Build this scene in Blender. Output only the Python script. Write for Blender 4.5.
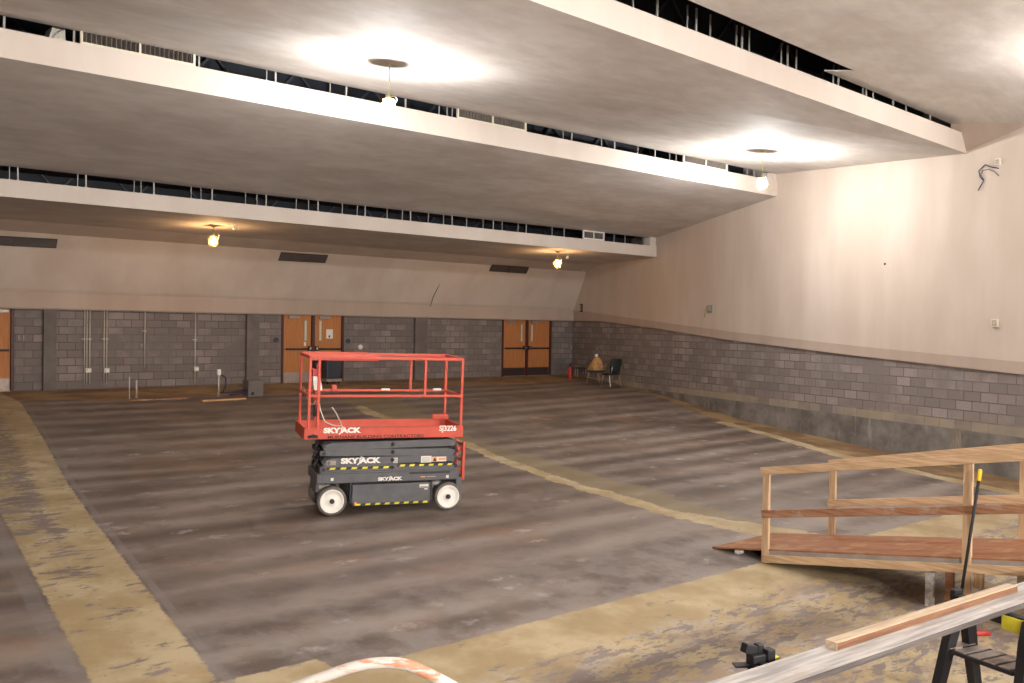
import bpy, math, random
import numpy as np
from mathutils import Vector, Matrix
random.seed(7)
for o in list(bpy.data.objects): bpy.data.objects.remove(o)
SC = bpy.context.scene
COL = SC.collection

# ------------------------------------------------------------------ camera
FOC, PITCH, ROLL, YAW = 930.0, math.atan(13.6/930), 0.0150, math.radians(40.5)
_cy, _sy = math.cos(YAW), math.sin(YAW)
F0, R0, U0 = Vector((_sy, _cy, 0)), Vector((_cy, -_sy, 0)), Vector((0, 0, 1))
CF = F0*math.cos(PITCH) - U0*math.sin(PITCH)
U1 = U0*math.cos(PITCH) + F0*math.sin(PITCH)
CR = R0*math.cos(ROLL) + U1*math.sin(ROLL)
CU = U1*math.cos(ROLL) - R0*math.sin(ROLL)
cam_d = bpy.data.cameras.new('camera'); cam = bpy.data.objects.new('camera', cam_d); COL.objects.link(cam)
cam_d.sensor_fit = 'HORIZONTAL'; cam_d.sensor_width = 36.0; cam_d.lens = FOC/1024*36.0
cam_d.clip_start = 0.05; cam_d.clip_end = 200
cam.matrix_world = Matrix(((CR.x, CU.x, -CF.x, 0), (CR.y, CU.y, -CF.y, 0), (CR.z, CU.z, -CF.z, 0), (0, 0, 0, 1)))
SC.camera = cam

# ------------------------------------------------------------------ world, exposure, lamp power
W = bpy.data.worlds.new('world'); SC.world = W; W.use_nodes = True
W.node_tree.nodes['Background'].inputs[0].default_value = (0.80, 0.72, 0.66, 1)
W.node_tree.nodes['Background'].inputs[1].default_value = 0.05
SC.view_settings.view_transform = 'Standard'
try: SC.view_settings.look = 'None'
except Exception: pass
SC.view_settings.gamma = 1.0
SC.view_settings.use_curve_mapping = False
SC.view_settings.exposure = 0.0
WHITE_LAMP, FAR_LAMP, FRONT_FILL, WARM_LAMP = 380.0, 520.0, 280.0, 62.0      # near and far bare bulbs, unseen ones added over the front, the caged ones
STAGE_FILL = 1800.0                       # unseen fill lights added on the stage behind the camera

# ------------------------------------------------------------------ the room in numbers (metres, camera at the origin)
def ray(x, y): return CF + CR*((x-512)/FOC) - CU*((y-341.5)/FOC)
def atY(x, y, Y): d = ray(x, y); return d*(Y/d.y)
def atZ(x, y, Z): d = ray(x, y); return d*(Z/d.z)
def atX(x, y, X): d = ray(x, y); return d*(X/d.x)
def XR(Y): return 19.1 + (Y-7.2)*6.0/18.4            # right wall line
def XL(Y): return -4.0 - Y*0.30                     # left wall line (outside the picture)
HY = [-9, 0, 3.2, 7.2, 10.9, 15.5, 18.6, 22.4, 25.9, 40]
HZ = [-2.97, -2.97, -2.95, -2.80, -2.66, -2.48, -2.18, -1.91, -1.78, -1.78]
def fz(Y): return float(np.interp(Y, HY, HZ))
def fzs(Y): return (fz(Y-.4)+fz(Y+.4)+fz(Y-.2)+fz(Y+.2)+fz(Y))/5
def atF(x, y):
    d = ray(x, y); lo, hi = 1.0, 60.0
    for _ in range(50):
        m = (lo+hi)/2; p = d*m
        if p.z < fzs(p.y): hi = m
        else: lo = m
    return d*lo
def atRW(x, y, off=0.0):
    d = ray(x, y); a = Vector((19.1-off, 7.2)); n = Vector((-18.4, 6.0))
    return d*((a.x*n.x + a.y*n.y)/(d.x*n.x + d.y*n.y))
YB = 25.9

# ------------------------------------------------------------------ material helpers
def mat(name, col, rough=0.6, metal=0.0, noise=0.0, nscale=8.0, stretch=(1,1,1), bump=0.0, coord='Object', spec=0.5):
    m = bpy.data.materials.new(name); m.use_nodes = True; nt = m.node_tree; N = nt.nodes; L = nt.links
    b = N['Principled BSDF']; b.inputs['Roughness'].default_value = rough; b.inputs['Metallic'].default_value = metal
    b.inputs['Specular IOR Level'].default_value = spec
    b.inputs['Base Color'].default_value = (*col, 1)
    if noise or bump:
        tc = N.new('ShaderNodeTexCoord'); mp = N.new('ShaderNodeMapping'); mp.inputs['Scale'].default_value = stretch
        L.new(tc.outputs[coord], mp.inputs[0])
        n = N.new('ShaderNodeTexNoise'); n.inputs['Scale'].default_value = nscale; n.inputs['Detail'].default_value = 6
        n.inputs['Roughness'].default_value = 0.62
        L.new(mp.outputs[0], n.inputs['Vector'])
        r = N.new('ShaderNodeValToRGB')
        r.color_ramp.elements[0].position = 0.28; r.color_ramp.elements[1].position = 0.72
        r.color_ramp.elements[0].color = (*[c*(1-noise) for c in col], 1)
        r.color_ramp.elements[1].color = (*[min(1, c*(1+noise)) for c in col], 1)
        L.new(n.outputs[0], r.inputs[0]); L.new(r.outputs[0], b.inputs['Base Color'])
        if bump:
            bp = N.new('ShaderNodeBump'); bp.inputs['Strength'].default_value = 0.5; bp.inputs['Distance'].default_value = bump
            L.new(n.outputs[0], bp.inputs['Height']); L.new(bp.outputs[0], b.inputs['Normal'])
    return m

class G:
    """tiny node-graph writer"""
    def __init__(s, m): s.nt = m.node_tree; s.N = s.nt.nodes; s.L = s.nt.links
    def put(s, inp, v):
        if isinstance(v, bpy.types.NodeSocket): s.L.new(v, inp)
        else: inp.default_value = v
    def math(s, op, a, b=0.0, c=None, clamp=False):
        n = s.N.new('ShaderNodeMath'); n.operation = op; n.use_clamp = clamp
        s.put(n.inputs[0], a); s.put(n.inputs[1], b)
        if c is not None: s.put(n.inputs[2], c)
        return n.outputs[0]
    def noise(s, vec, scale, detail=4, rough=0.55):
        n = s.N.new('ShaderNodeTexNoise'); s.L.new(vec, n.inputs['Vector'])
        n.inputs['Scale'].default_value = scale; n.inputs['Detail'].default_value = detail; n.inputs['Roughness'].default_value = rough
        return n.outputs[0]
    def mapv(s, vec, scale=(1,1,1), loc=(0,0,0), rot=(0,0,0)):
        n = s.N.new('ShaderNodeMapping'); s.L.new(vec, n.inputs[0]); n.inputs['Scale'].default_value = scale
        n.inputs['Location'].default_value = loc; n.inputs['Rotation'].default_value = rot
        return n.outputs[0]
    def step(s, v, lo, hi):
        n = s.N.new('ShaderNodeMapRange'); n.interpolation_type = 'SMOOTHSTEP'; s.put(n.inputs[0], v)
        n.inputs[1].default_value = lo; n.inputs[2].default_value = hi; return n.outputs[0]
    def mix(s, f, a, b):
        n = s.N.new('ShaderNodeMix'); n.data_type = 'RGBA'; s.put(n.inputs[0], f)
        s.put(n.inputs[6], a if isinstance(a, bpy.types.NodeSocket) else (*a, 1))
        s.put(n.inputs[7], b if isinstance(b, bpy.types.NodeSocket) else (*b, 1))
        return n.outputs[2]
    def attr(s, name):
        n = s.N.new('ShaderNodeAttribute'); n.attribute_name = name; return n.outputs['Fac']
    def coord(s, k='Object'):
        return s.N.new('ShaderNodeTexCoord').outputs[k]
    def sep(s, v):
        n = s.N.new('ShaderNodeSeparateXYZ'); s.L.new(v, n.inputs[0]); return n.outputs
    def bump(s, h, dist, strength=0.6):
        bp = s.N.new('ShaderNodeBump'); bp.inputs['Strength'].default_value = strength; bp.inputs['Distance'].default_value = dist
        s.L.new(h, bp.inputs['Height']); return bp.outputs[0]

def newmat(name, rough=0.7, spec=0.4):
    m = bpy.data.materials.new(name); m.use_nodes = True
    b = m.node_tree.nodes['Principled BSDF']; b.inputs['Roughness'].default_value = rough; b.inputs['Specular IOR Level'].default_value = spec
    return m, G(m), b

# troweled grey plaster of the ceiling panels
def plaster_grey():
    m, g, b = newmat('troweled_plaster', 0.75, 0.3)
    c = g.coord()
    n1 = g.noise(g.mapv(c, (0.75, 1.3, 1)), 0.9, 6, 0.6)
    n2 = g.noise(g.mapv(c, (1.1, 2.4, 1), rot=(0, 0, 0.15)), 1.8, 6, 0.62)
    n3 = g.noise(c, 0.28, 3)
    v = g.math('ADD', g.math('MULTIPLY', n1, 0.5), g.math('MULTIPLY', n2, 0.35))
    v = g.math('ADD', v, g.math('MULTIPLY', n3, 0.35))
    col = g.mix(g.step(v, 0.45, 0.78), (0.54, 0.49, 0.45), (0.70, 0.665, 0.63))
    g.L.new(col, b.inputs['Base Color']); g.L.new(g.bump(n2, 0.004, 0.3), b.inputs['Normal'])
    return m
def plaster_cream(name, lo, hi):
    m, g, b = newmat(name, 0.7, 0.3)
    c = g.coord()
    n1 = g.noise(g.mapv(c, (1.4, 1.4, 0.35)), 0.9, 5, 0.55)
    n2 = g.noise(c, 0.22, 3)
    v = g.math('ADD', g.math('MULTIPLY', n1, 0.55), g.math('MULTIPLY', n2, 0.45))
    g.L.new(g.mix(g.step(v, 0.36, 0.66), lo, hi), b.inputs['Base Color'])
    g.L.new(g.bump(g.noise(c, 14, 3), 0.002, 0.25), b.inputs['Normal'])
    return m
# concrete block laid in running bond; u along the wall, v = height above the footing, in metres
def block_mat(name, tone, stain=False):
    m, g, b = newmat(name, 0.85, 0.25)
    uv = g.coord('UV')
    br = g.N.new('ShaderNodeTexBrick'); g.L.new(uv, br.inputs['Vector'])
    br.offset = 0.5; br.inputs['Scale'].default_value = 1.0
    br.inputs['Brick Width'].default_value = 0.4064; br.inputs['Row Height'].default_value = 0.2032
    br.inputs['Mortar Size'].default_value = 0.0105; br.inputs['Mortar Smooth'].default_value = 0.3; br.inputs['Bias'].default_value = -0.1
    t = tone
    br.inputs['Color1'].default_value = (0.185*t, 0.158*t, 0.148*t, 1); br.inputs['Color2'].default_value = (0.310*t, 0.268*t, 0.255*t, 1)
    br.inputs['Mortar'].default_value = (0.085*t, 0.072*t, 0.068*t, 1)
    n1 = g.noise(uv, 1.1, 5, 0.6); n2 = g.noise(uv, 26, 3); n3 = g.noise(g.mapv(uv, (2.2, 0.35, 1)), 1.6, 5, 0.65)
    col = g.mix(g.step(n1, 0.35, 0.72), br.outputs[0], (0.175*t, 0.152*t, 0.145*t))
    col = g.mix(g.math('MULTIPLY', g.step(n2, 0.5, 0.75), 0.35), col, (0.12*t, 0.105*t, 0.10*t))
    col = g.mix(g.math('MULTIPLY', g.step(n3, 0.62, 0.80), 0.35), col, (0.36*t, 0.33*t, 0.32*t))
    sx, sy, sz = g.sep(uv)
    if stain:
        e = g.math('ADD', sy, g.math('MULTIPLY', g.noise(g.mapv(uv, (1.5, 2.5, 1)), 2.0, 4), 0.16))
        band = g.math('MULTIPLY', g.step(e, 0.02, 0.09), g.math('SUBTRACT', 1.0, g.step(e, 0.24, 0.33)))
        band = g.math('MULTIPLY', band, g.step(g.noise(g.mapv(uv, (0.5, 1, 1)), 1.0, 3), 0.34, 0.60))
        col = g.mix(g.math('MULTIPLY', band, 0.65), col, (0.40, 0.34, 0.235))
    # whitish specks where fixings came off
    sp = g.N.new('ShaderNodeTexVoronoi'); g.L.new(g.mapv(uv, (1.0, 0.55, 1)), sp.inputs['Vector']); sp.inputs['Scale'].default_value = 1.3
    col = g.mix(g.math('MULTIPLY', g.math('SUBTRACT', 1.0, g.step(sp.outputs['Distance'], 0.02, 0.055)), 0.6), col, (0.55*t, 0.52*t, 0.49*t))
    g.L.new(col, b.inputs['Base Color'])
    g.L.new(g.bump(g.math('ADD', br.outputs['Fac'], g.math('MULTIPLY', n2, -0.6)), -0.006, 0.7), b.inputs['Normal'])
    return m
def footing_mat():
    m, g, b = newmat('stained_concrete', 0.8, 0.3)
    uv = g.coord('UV')
    n = g.noise(uv, 1.4, 6, 0.65); d = g.noise(g.mapv(uv, (3.2, 0.45, 1)), 1.5, 5, 0.6)
    sx, sy, sz = g.sep(uv)
    col = g.mix(g.step(n, 0.35, 0.68), (0.135, 0.122, 0.112), (0.255, 0.238, 0.222))
    drip = g.math('MULTIPLY', g.step(d, 0.56, 0.68), g.step(sy, -0.85, -0.15))
    col = g.mix(g.math('MULTIPLY', drip, 0.7), col, (0.40, 0.37, 0.32))
    rust = g.step(g.noise(g.mapv(uv, (1, 0.6, 1), (7, 3, 0)), 1.1, 4), 0.60, 0.72)
    col = g.mix(g.math('MULTIPLY', rust, 0.45), col, (0.27, 0.18, 0.085))
    g.L.new(col, b.inputs['Base Color']); g.L.new(g.bump(n, 0.006, 0.5), b.inputs['Normal'])
    return m
def wood_mat(name, a, c, axis=0, scale=3.0, dark=None):
    m, g, b = newmat(name, 0.65, 0.3)
    co = g.coord()
    st = [14, 14, 14]; st[axis] = 0.9
    v = g.mapv(co, tuple(st)); n = g.noise(v, scale, 5, 0.6)
    k = g.noise(co, 3.3, 3)
    col = g.mix(g.step(n, 0.32, 0.68), a, c)
    if dark: col = g.mix(g.math('MULTIPLY', g.step(k, 0.52, 0.7), 0.7), col, dark)
    g.L.new(col, b.inputs['Base Color']); g.L.new(g.bump(n, 0.002, 0.4), b.inputs['Normal'])
    return m

def floor_mat():
    m, g, b = newmat('worn_concrete_floor', 0.6, 0.35)
    c = g.coord()
    sx, sy, sz = g.sep(c)
    big = g.noise(c, 0.5, 5, 0.6); med = g.noise(c, 2.2, 6, 0.65); fine = g.noise(c, 11, 5, 0.6)
    wob = g.noise(g.mapv(c, (0.35, 1, 1)), 0.9, 3)
    # worn rows left by the seating, about 0.9 m apart
    rowc = g.math('ADD', sy, g.math('MULTIPLY', wob, 0.42))
    rowc = g.math('ADD', rowc, g.math('MULTIPLY', g.math('POWER', g.math('ABSOLUTE', g.math('SUBTRACT', sx, 8.0)), 2.0), -0.004))
    ph = g.math('MULTIPLY', rowc, 2*math.pi/0.92)
    row = g.math('ADD', g.math('MULTIPLY', g.math('SINE', ph), 0.5), 0.5)
    rowf = g.math('MULTIPLY', row, g.step(g.noise(g.mapv(c, (0.3, 0.9, 1), (3, 1, 0)), 1.1, 4), 0.28, 0.62))
    base = g.mix(g.step(big, 0.36, 0.66), (0.100, 0.073, 0.060), (0.180, 0.140, 0.120))
    base = g.mix(g.math('MULTIPLY', rowf, 0.75), base, (0.315, 0.270, 0.240))
    base = g.mix(g.math('MULTIPLY', g.step(med, 0.50, 0.74), 0.55), base, (0.095, 0.068, 0.055))
    base = g.mix(g.math('MULTIPLY', g.step(g.noise(g.mapv(c, (0.6, 1, 1), (9, 4, 2)), 1.0, 5), 0.54, 0.70), 0.50), base, (0.225, 0.130, 0.075))
    # pale patches, stronger towards the front
    frt = g.math('SUBTRACT', 1.0, g.step(sy, 6.5, 10.5))
    base = g.mix(g.math('MULTIPLY', g.math('MULTIPLY', frt, g.step(med, 0.36, 0.62)), 0.38), base, (0.42, 0.39, 0.375))
    # pale scuffs in ranks where the seat feet stood
    vo = g.N.new('ShaderNodeTexVoronoi'); g.L.new(g.mapv(c, (1.15, 2.17, 1)), vo.inputs['Vector']); vo.inputs['Scale'].default_value = 1.0
    vo.inputs['Randomness'].default_value = 0.75
    dist = g.math('ADD', vo.outputs['Distance'], g.math('MULTIPLY', g.math('SUBTRACT', fine, 0.5), 0.75))
    sc = g.math('MULTIPLY', g.math('SUBTRACT', 1.0, g.step(dist, 0.0, 0.22)), g.step(g.noise(c, 0.8, 3), 0.38, 0.62))
    base = g.mix(g.math('MULTIPLY', sc, 0.50), base, (0.50, 0.47, 0.455))
    base = g.mix(g.math('MULTIPLY', g.step(fine, 0.60, 0.75), 0.25), base, (0.33, 0.30, 0.28))
    # brown and orange stains
    st = g.math('ADD', g.attr('stain'), g.math('MULTIPLY', g.math('SUBTRACT', med, 0.5), 1.3))
    stc = g.mix(g.step(g.noise(c, 0.9, 4), 0.40, 0.60), (0.20, 0.115, 0.050), (0.36, 0.235, 0.105))
    base = g.mix(g.math('MULTIPLY', g.step(st, -0.10, 0.18), 0.85), base, stc)
    ol = g.math('ADD', g.attr('olive'), g.math('MULTIPLY', g.math('SUBTRACT', med, 0.5), 1.0))
    base = g.mix(g.math('MULTIPLY', g.step(ol, -0.05, 0.15), 0.62), base, (0.255, 0.205, 0.115))
    # tan floor paint, flaking
    pa = g.math('ADD', g.attr('paint'), g.math('ADD', g.math('MULTIPLY', g.math('SUBTRACT', fine, 0.5), 0.10), g.math('MULTIPLY', g.attr('ragged'), g.math('SUBTRACT', med, 0.5))))
    mask = g.step(pa, 0.0, 0.035)
    fl = g.noise(g.mapv(c, (1.3, 3.2, 1), rot=(0, 0, 0.12)), 2.1, 7, 0.68)
    wear = g.attr('wear')
    flk = g.step(g.math('ADD', fl, wear), 0.605, 0.63)
    fl2 = g.noise(g.mapv(c, (1.6, 3.0, 1), (4, 4, 0), (0, 0, 0.12)), 6.0, 5, 0.7)
    flk = g.math('MAXIMUM', flk, g.step(g.math('ADD', fl2, wear), 0.665, 0.69))
    cor = g.noise(g.mapv(c, (1, 1, 1), (5, 5, 5)), 1.3, 5, 0.6)
    tan = g.mix(g.step(cor, 0.38, 0.68), (0.36, 0.275, 0.150), (0.50, 0.415, 0.270))
    tan = g.mix(g.math('MULTIPLY', g.step(g.noise(g.mapv(c, (1, 1, 1), (1, 8, 3)), 3.0, 5, 0.65), 0.55, 0.70), 0.55), tan, (0.40, 0.265, 0.13))
    apr = g.math('SUBTRACT', 1.0, g.step(g.math('ADD', sy, g.math('MULTIPLY', wob, 0.5)), 5.95, 6.35))
    apr = g.math('MULTIPLY', apr, g.step(sx, 3.6, 4.6))
    gp = g.step(g.noise(g.mapv(c, (0.8, 1.6, 1), (2, 6, 1), (0, 0, .3)), 1.25, 6, 0.68), 0.47, 0.60)
    tan = g.mix(g.math('MULTIPLY', g.math('MULTIPLY', apr, gp), 0.72), tan, (0.30, 0.225, 0.165))
    tan = g.mix(g.math('MULTIPLY', g.math('MULTIPLY', apr, g.step(g.noise(g.mapv(c, (1, 1.5, 1), (8, 2, 5)), 2.2, 6, 0.7), 0.53, 0.60)), 0.6), tan, (0.40, 0.36, 0.33))
    mask = g.math('MULTIPLY', mask, g.math('SUBTRACT', 1.0, flk))
    under = g.mix(g.math('MULTIPLY', g.step(pa, 0.0, 0.035), 0.6), base, (0.235, 0.195, 0.185))
    col = g.mix(mask, under, tan)
    # grey edging strip
    edm = g.math('SUBTRACT', 1.0, g.step(g.math('ABSOLUTE', g.attr('edge_r')), 0.03, 0.05))
    edm = g.math('MAXIMUM', edm, g.math('SUBTRACT', 1.0, g.step(g.math('ABSOLUTE', g.attr('edge_l')), 0.06, 0.10)))
    col = g.mix(g.math('MULTIPLY', g.math('MULTIPLY', edm, g.step(med, 0.3, 0.6)), 0.5), col, (0.235, 0.215, 0.21))
    g.L.new(col, b.inputs['Base Color'])
    g.put(b.inputs['Roughness'], g.math('ADD', 0.50, g.math('MULTIPLY', med, 0.3)))
    h = g.math('ADD', g.math('MULTIPLY', fine, 0.5), g.math('MULTIPLY', mask, 0.4))
    g.L.new(g.bump(h, 0.004, 0.5), b.inputs['Normal'])
    return m

M = {}
M['grey'] = plaster_grey()
M['cream'] = plaster_cream('cream_plaster', (0.52, 0.435, 0.365), (0.61, 0.53, 0.46))
M['band'] = plaster_cream('smooth_cream_plaster', (0.60, 0.53, 0.475), (0.66, 0.60, 0.545))
M['ledge'] = plaster_cream('shaded_ledge_plaster', (0.40, 0.315, 0.26), (0.46, 0.375, 0.315))  # plaster of ledges and cheek, shade of its downward slope put into the colour
M['block'] = block_mat('concrete_block', 1.0)
M['blockR'] = block_mat('stained_concrete_block', 1.22, True)
M['foot'] = footing_mat()
M['conc'] = mat('grey_concrete', (0.15, 0.132, 0.122), 0.85, noise=0.22, nscale=2.5, bump=0.004)
M['floor'] = floor_mat()
M['void'] = mat('dark_plenum_steel', (0.018, 0.022, 0.032), 0.7, noise=0.4, nscale=3)
M['joist'] = mat('dusty_joist_steel', (0.06, 0.065, 0.085), 0.6, noise=0.3, nscale=3)
M['galv'] = mat('galvanised_metal', (0.62, 0.60, 0.54), 0.45, 0.3, noise=0.15, nscale=20)
M['strap'] = mat('dull_strap_metal', (0.40, 0.39, 0.36), 0.5, 0.2, noise=0.2, nscale=20)
M['frame_paint'] = mat('pale_frame_paint', (0.66, 0.63, 0.52), 0.5, noise=0.08, nscale=12)
M['louver'] = mat('dusty_grey_louver', (0.12, 0.10, 0.085), 0.6, noise=0.25, nscale=9)
M['vent'] = mat('dark_vent_metal', (0.045, 0.038, 0.035), 0.6, noise=0.3, nscale=9)
M['ventslat'] = mat('dark_vent_slat', (0.065, 0.053, 0.047), .6, noise=.2, nscale=9)
M['door'] = wood_mat('orange_oak_veneer', (0.42, 0.165, 0.055), (0.50, 0.215, 0.080), 2, 2.0)
M['doorframe'] = mat('maroon_frame_paint', (0.060, 0.018, 0.016), 0.5, noise=0.15, nscale=8)
M['kick'] = mat('brushed_kick_plate', (0.36, 0.30, 0.27), 0.45, 0.5, noise=0.15, nscale=10)
M['kickdark'] = mat('dark_kick_plate', (0.055, 0.040, 0.040), 0.5, 0.3, noise=0.15, nscale=10)
M['chrome'] = mat('polished_chrome', (0.75, 0.74, 0.70), 0.22, 0.9, noise=0.04, nscale=10)
M['black'] = mat('black_plastic', (0.009, 0.009, 0.012), 0.55, noise=0.2, nscale=12)
M['rubber'] = mat('grey_black_rubber', (0.13, 0.118, 0.11), 0.8, noise=0.3, nscale=14)
M['white'] = mat('white_paint', (0.80, 0.78, 0.74), 0.5, noise=0.06, nscale=14)
M['wheel'] = mat('dusty_white_rim', (0.80, 0.78, 0.73), 0.55, noise=0.08, nscale=18)
M['paper'] = mat('white_paper', (0.75, 0.73, 0.68), 0.8, noise=0.05, nscale=20)
M['glass_pane'] = mat('frosted_lite', (0.62, 0.60, 0.45), 0.2, noise=0.10, nscale=9)
M['red'] = mat('red_orange_lift_paint', (0.58, 0.082, 0.046), 0.45, noise=0.10, nscale=5, bump=0.0005)
M['redtext'] = mat('dark_maroon_ink', (0.05, 0.008, 0.008), 0.6, noise=0.1, nscale=20)
M['grey_lift'] = mat('slate_grey_lift_paint', (0.100, 0.103, 0.113), 0.5, noise=0.20, nscale=6)
M['grey_dark'] = mat('dark_machine_steel', (0.028, 0.029, 0.032), 0.6, noise=0.3, nscale=9)  # even dark tone for inner arms, pins, tape and small fittings
M['yellow'] = mat('yellow_tape', (0.72, 0.66, 0.045), 0.5, noise=0.08, nscale=14)
M['orange'] = mat('orange_warning_label', (0.80, 0.33, 0.12), 0.6, noise=0.1, nscale=18)
M['lumber'] = wood_mat('fresh_pine_lumber', (0.42, 0.28, 0.16), (0.60, 0.43, 0.275), 1, 2.4)
M['lumber_z'] = wood_mat('fresh_pine_stud', (0.43, 0.29, 0.17), (0.60, 0.43, 0.28), 2, 2.4)
M['lumber_x'] = wood_mat('pale_pine_board', (0.46, 0.345, 0.23), (0.60, 0.49, 0.37), 0, 2.4)
M['brownwood'] = wood_mat('reddish_weathered_board', (0.22, 0.095, 0.050), (0.37, 0.20, 0.12), 1, 2.4, (0.42, 0.33, 0.27))
M['ply'] = wood_mat('red_brown_plywood', (0.24, 0.090, 0.040), (0.36, 0.16, 0.072), 1, 1.6, (0.42, 0.25, 0.13))
M['plyedge'] = mat('plywood_edge', (0.14, 0.05, 0.028), 0.8, noise=0.3, nscale=20)
M['plank'] = wood_mat('grey_weathered_plank', (0.30, 0.285, 0.28), (0.58, 0.56, 0.545), 0, 1.6, (0.40, 0.33, 0.28))
M['plankedge'] = wood_mat('dark_plank_edge', (0.07, 0.06, 0.058), (0.17, 0.15, 0.145), 0, 1.6)  # much darker copy of the plank wood, for sides, ends and underside
M['kick_grey'] = mat('greyed_joist_wood', (0.30, 0.27, 0.25), .8, noise=.2, nscale=4)
M['hazyellow'] = mat('bright_yellow_plastic', (0.70, 0.64, 0.04), 0.5, noise=0.08, nscale=14)
M['tipyellow'] = mat('amber_yellow_grip', (0.85, 0.52, 0.02), 0.45, noise=0.08, nscale=14)
M['redplastic'] = mat('red_plastic', (0.45, 0.035, 0.03), 0.5, noise=0.1, nscale=14)
M['chairblack'] = mat('black_green_upholstery', (0.012, 0.019, 0.017), 0.7, noise=0.3, nscale=20)
M['seatgrey'] = mat('dark_grey_seat', (0.05, 0.042, 0.045), 0.7, noise=0.3, nscale=20)
M['tancloth'] = mat('tan_canvas', (0.48, 0.27, 0.10), 0.85, noise=0.25, nscale=12)
M['bluehose'] = mat('dark_blue_hose', (0.02, 0.022, 0.07), 0.5, noise=0.2, nscale=12)
M['orangewood'] = wood_mat('orange_pine_board', (0.52, 0.29, 0.13), (0.62, 0.38, 0.19), 0, 2.0)
M['cord'] = mat('yellow_flex', (0.55, 0.55, 0.20), 0.5, noise=0.1, nscale=12)
M['brass'] = mat('yellow_lamp_guard', (0.55, 0.44, 0.12), 0.4, 0.3, noise=0.1, nscale=12)
M['hole'] = mat('dark_recess', (0.02, 0.018, 0.016), 0.9, noise=0.2, nscale=12)
M['green'] = mat('grey_green_box', (0.20, 0.24, 0.17), 0.6, noise=0.2, nscale=12)
M['stage'] = wood_mat('stage_boards', (0.20, 0.12, 0.07), (0.28, 0.18, 0.10), 0, 2.0)
def chipped():
    m, g, b = newmat('chipped_white_orange_paint', 0.4, 0.5)
    c = g.coord(); n = g.noise(g.mapv(c, (1, 1, 5)), 4.5, 5, 0.65); k = g.noise(g.mapv(c, (1, 1, 1), (3, 7, 1)), 6, 4, 0.6)
    col = g.mix(g.step(n, 0.49, 0.60), (0.66, 0.63, 0.60), (0.62, 0.27, 0.16))
    col = g.mix(g.step(k, 0.61, 0.65), col, (0.25, 0.29, 0.36))
    g.L.new(col, b.inputs['Base Color']); return m
M['chipped'] = chipped()
def emis(name, col, s):
    m = bpy.data.materials.new(name); m.use_nodes = True; b = m.node_tree.nodes['Principled BSDF']
    b.inputs['Base Color'].default_value = (*col, 1); b.inputs['Emission Color'].default_value = (*col, 1)
    b.inputs['Emission Strength'].default_value = s; return m
# bulb of radius r: radiance = P / (4 pi^2 r^2)
def bulb_strength(P, r): return P/(4*math.pi**2*r*r)
M['bulb_white'] = emis('white_work_bulb', (1.0, 0.97, 0.94), bulb_strength(WHITE_LAMP, .06))
M['bulb_far'] = emis('white_far_bulb', (1.0, 0.97, 0.94), bulb_strength(FAR_LAMP, .06))
M['bulb_front'] = emis('unseen_front_bulb', (1.0, 0.97, 0.94), bulb_strength(FRONT_FILL, .06))  # unseen bulbs added over the front of the hall
M['bulb_warm'] = emis('warm_filament_bulb', (1.0, 0.56, 0.24), bulb_strength(WARM_LAMP, .065))

M['flood'] = emis('fill_light_lens', (1.0, 0.93, 0.86), STAGE_FILL/(math.pi*2*.76*.52))  # glow of the fill lights added on the stage
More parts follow.
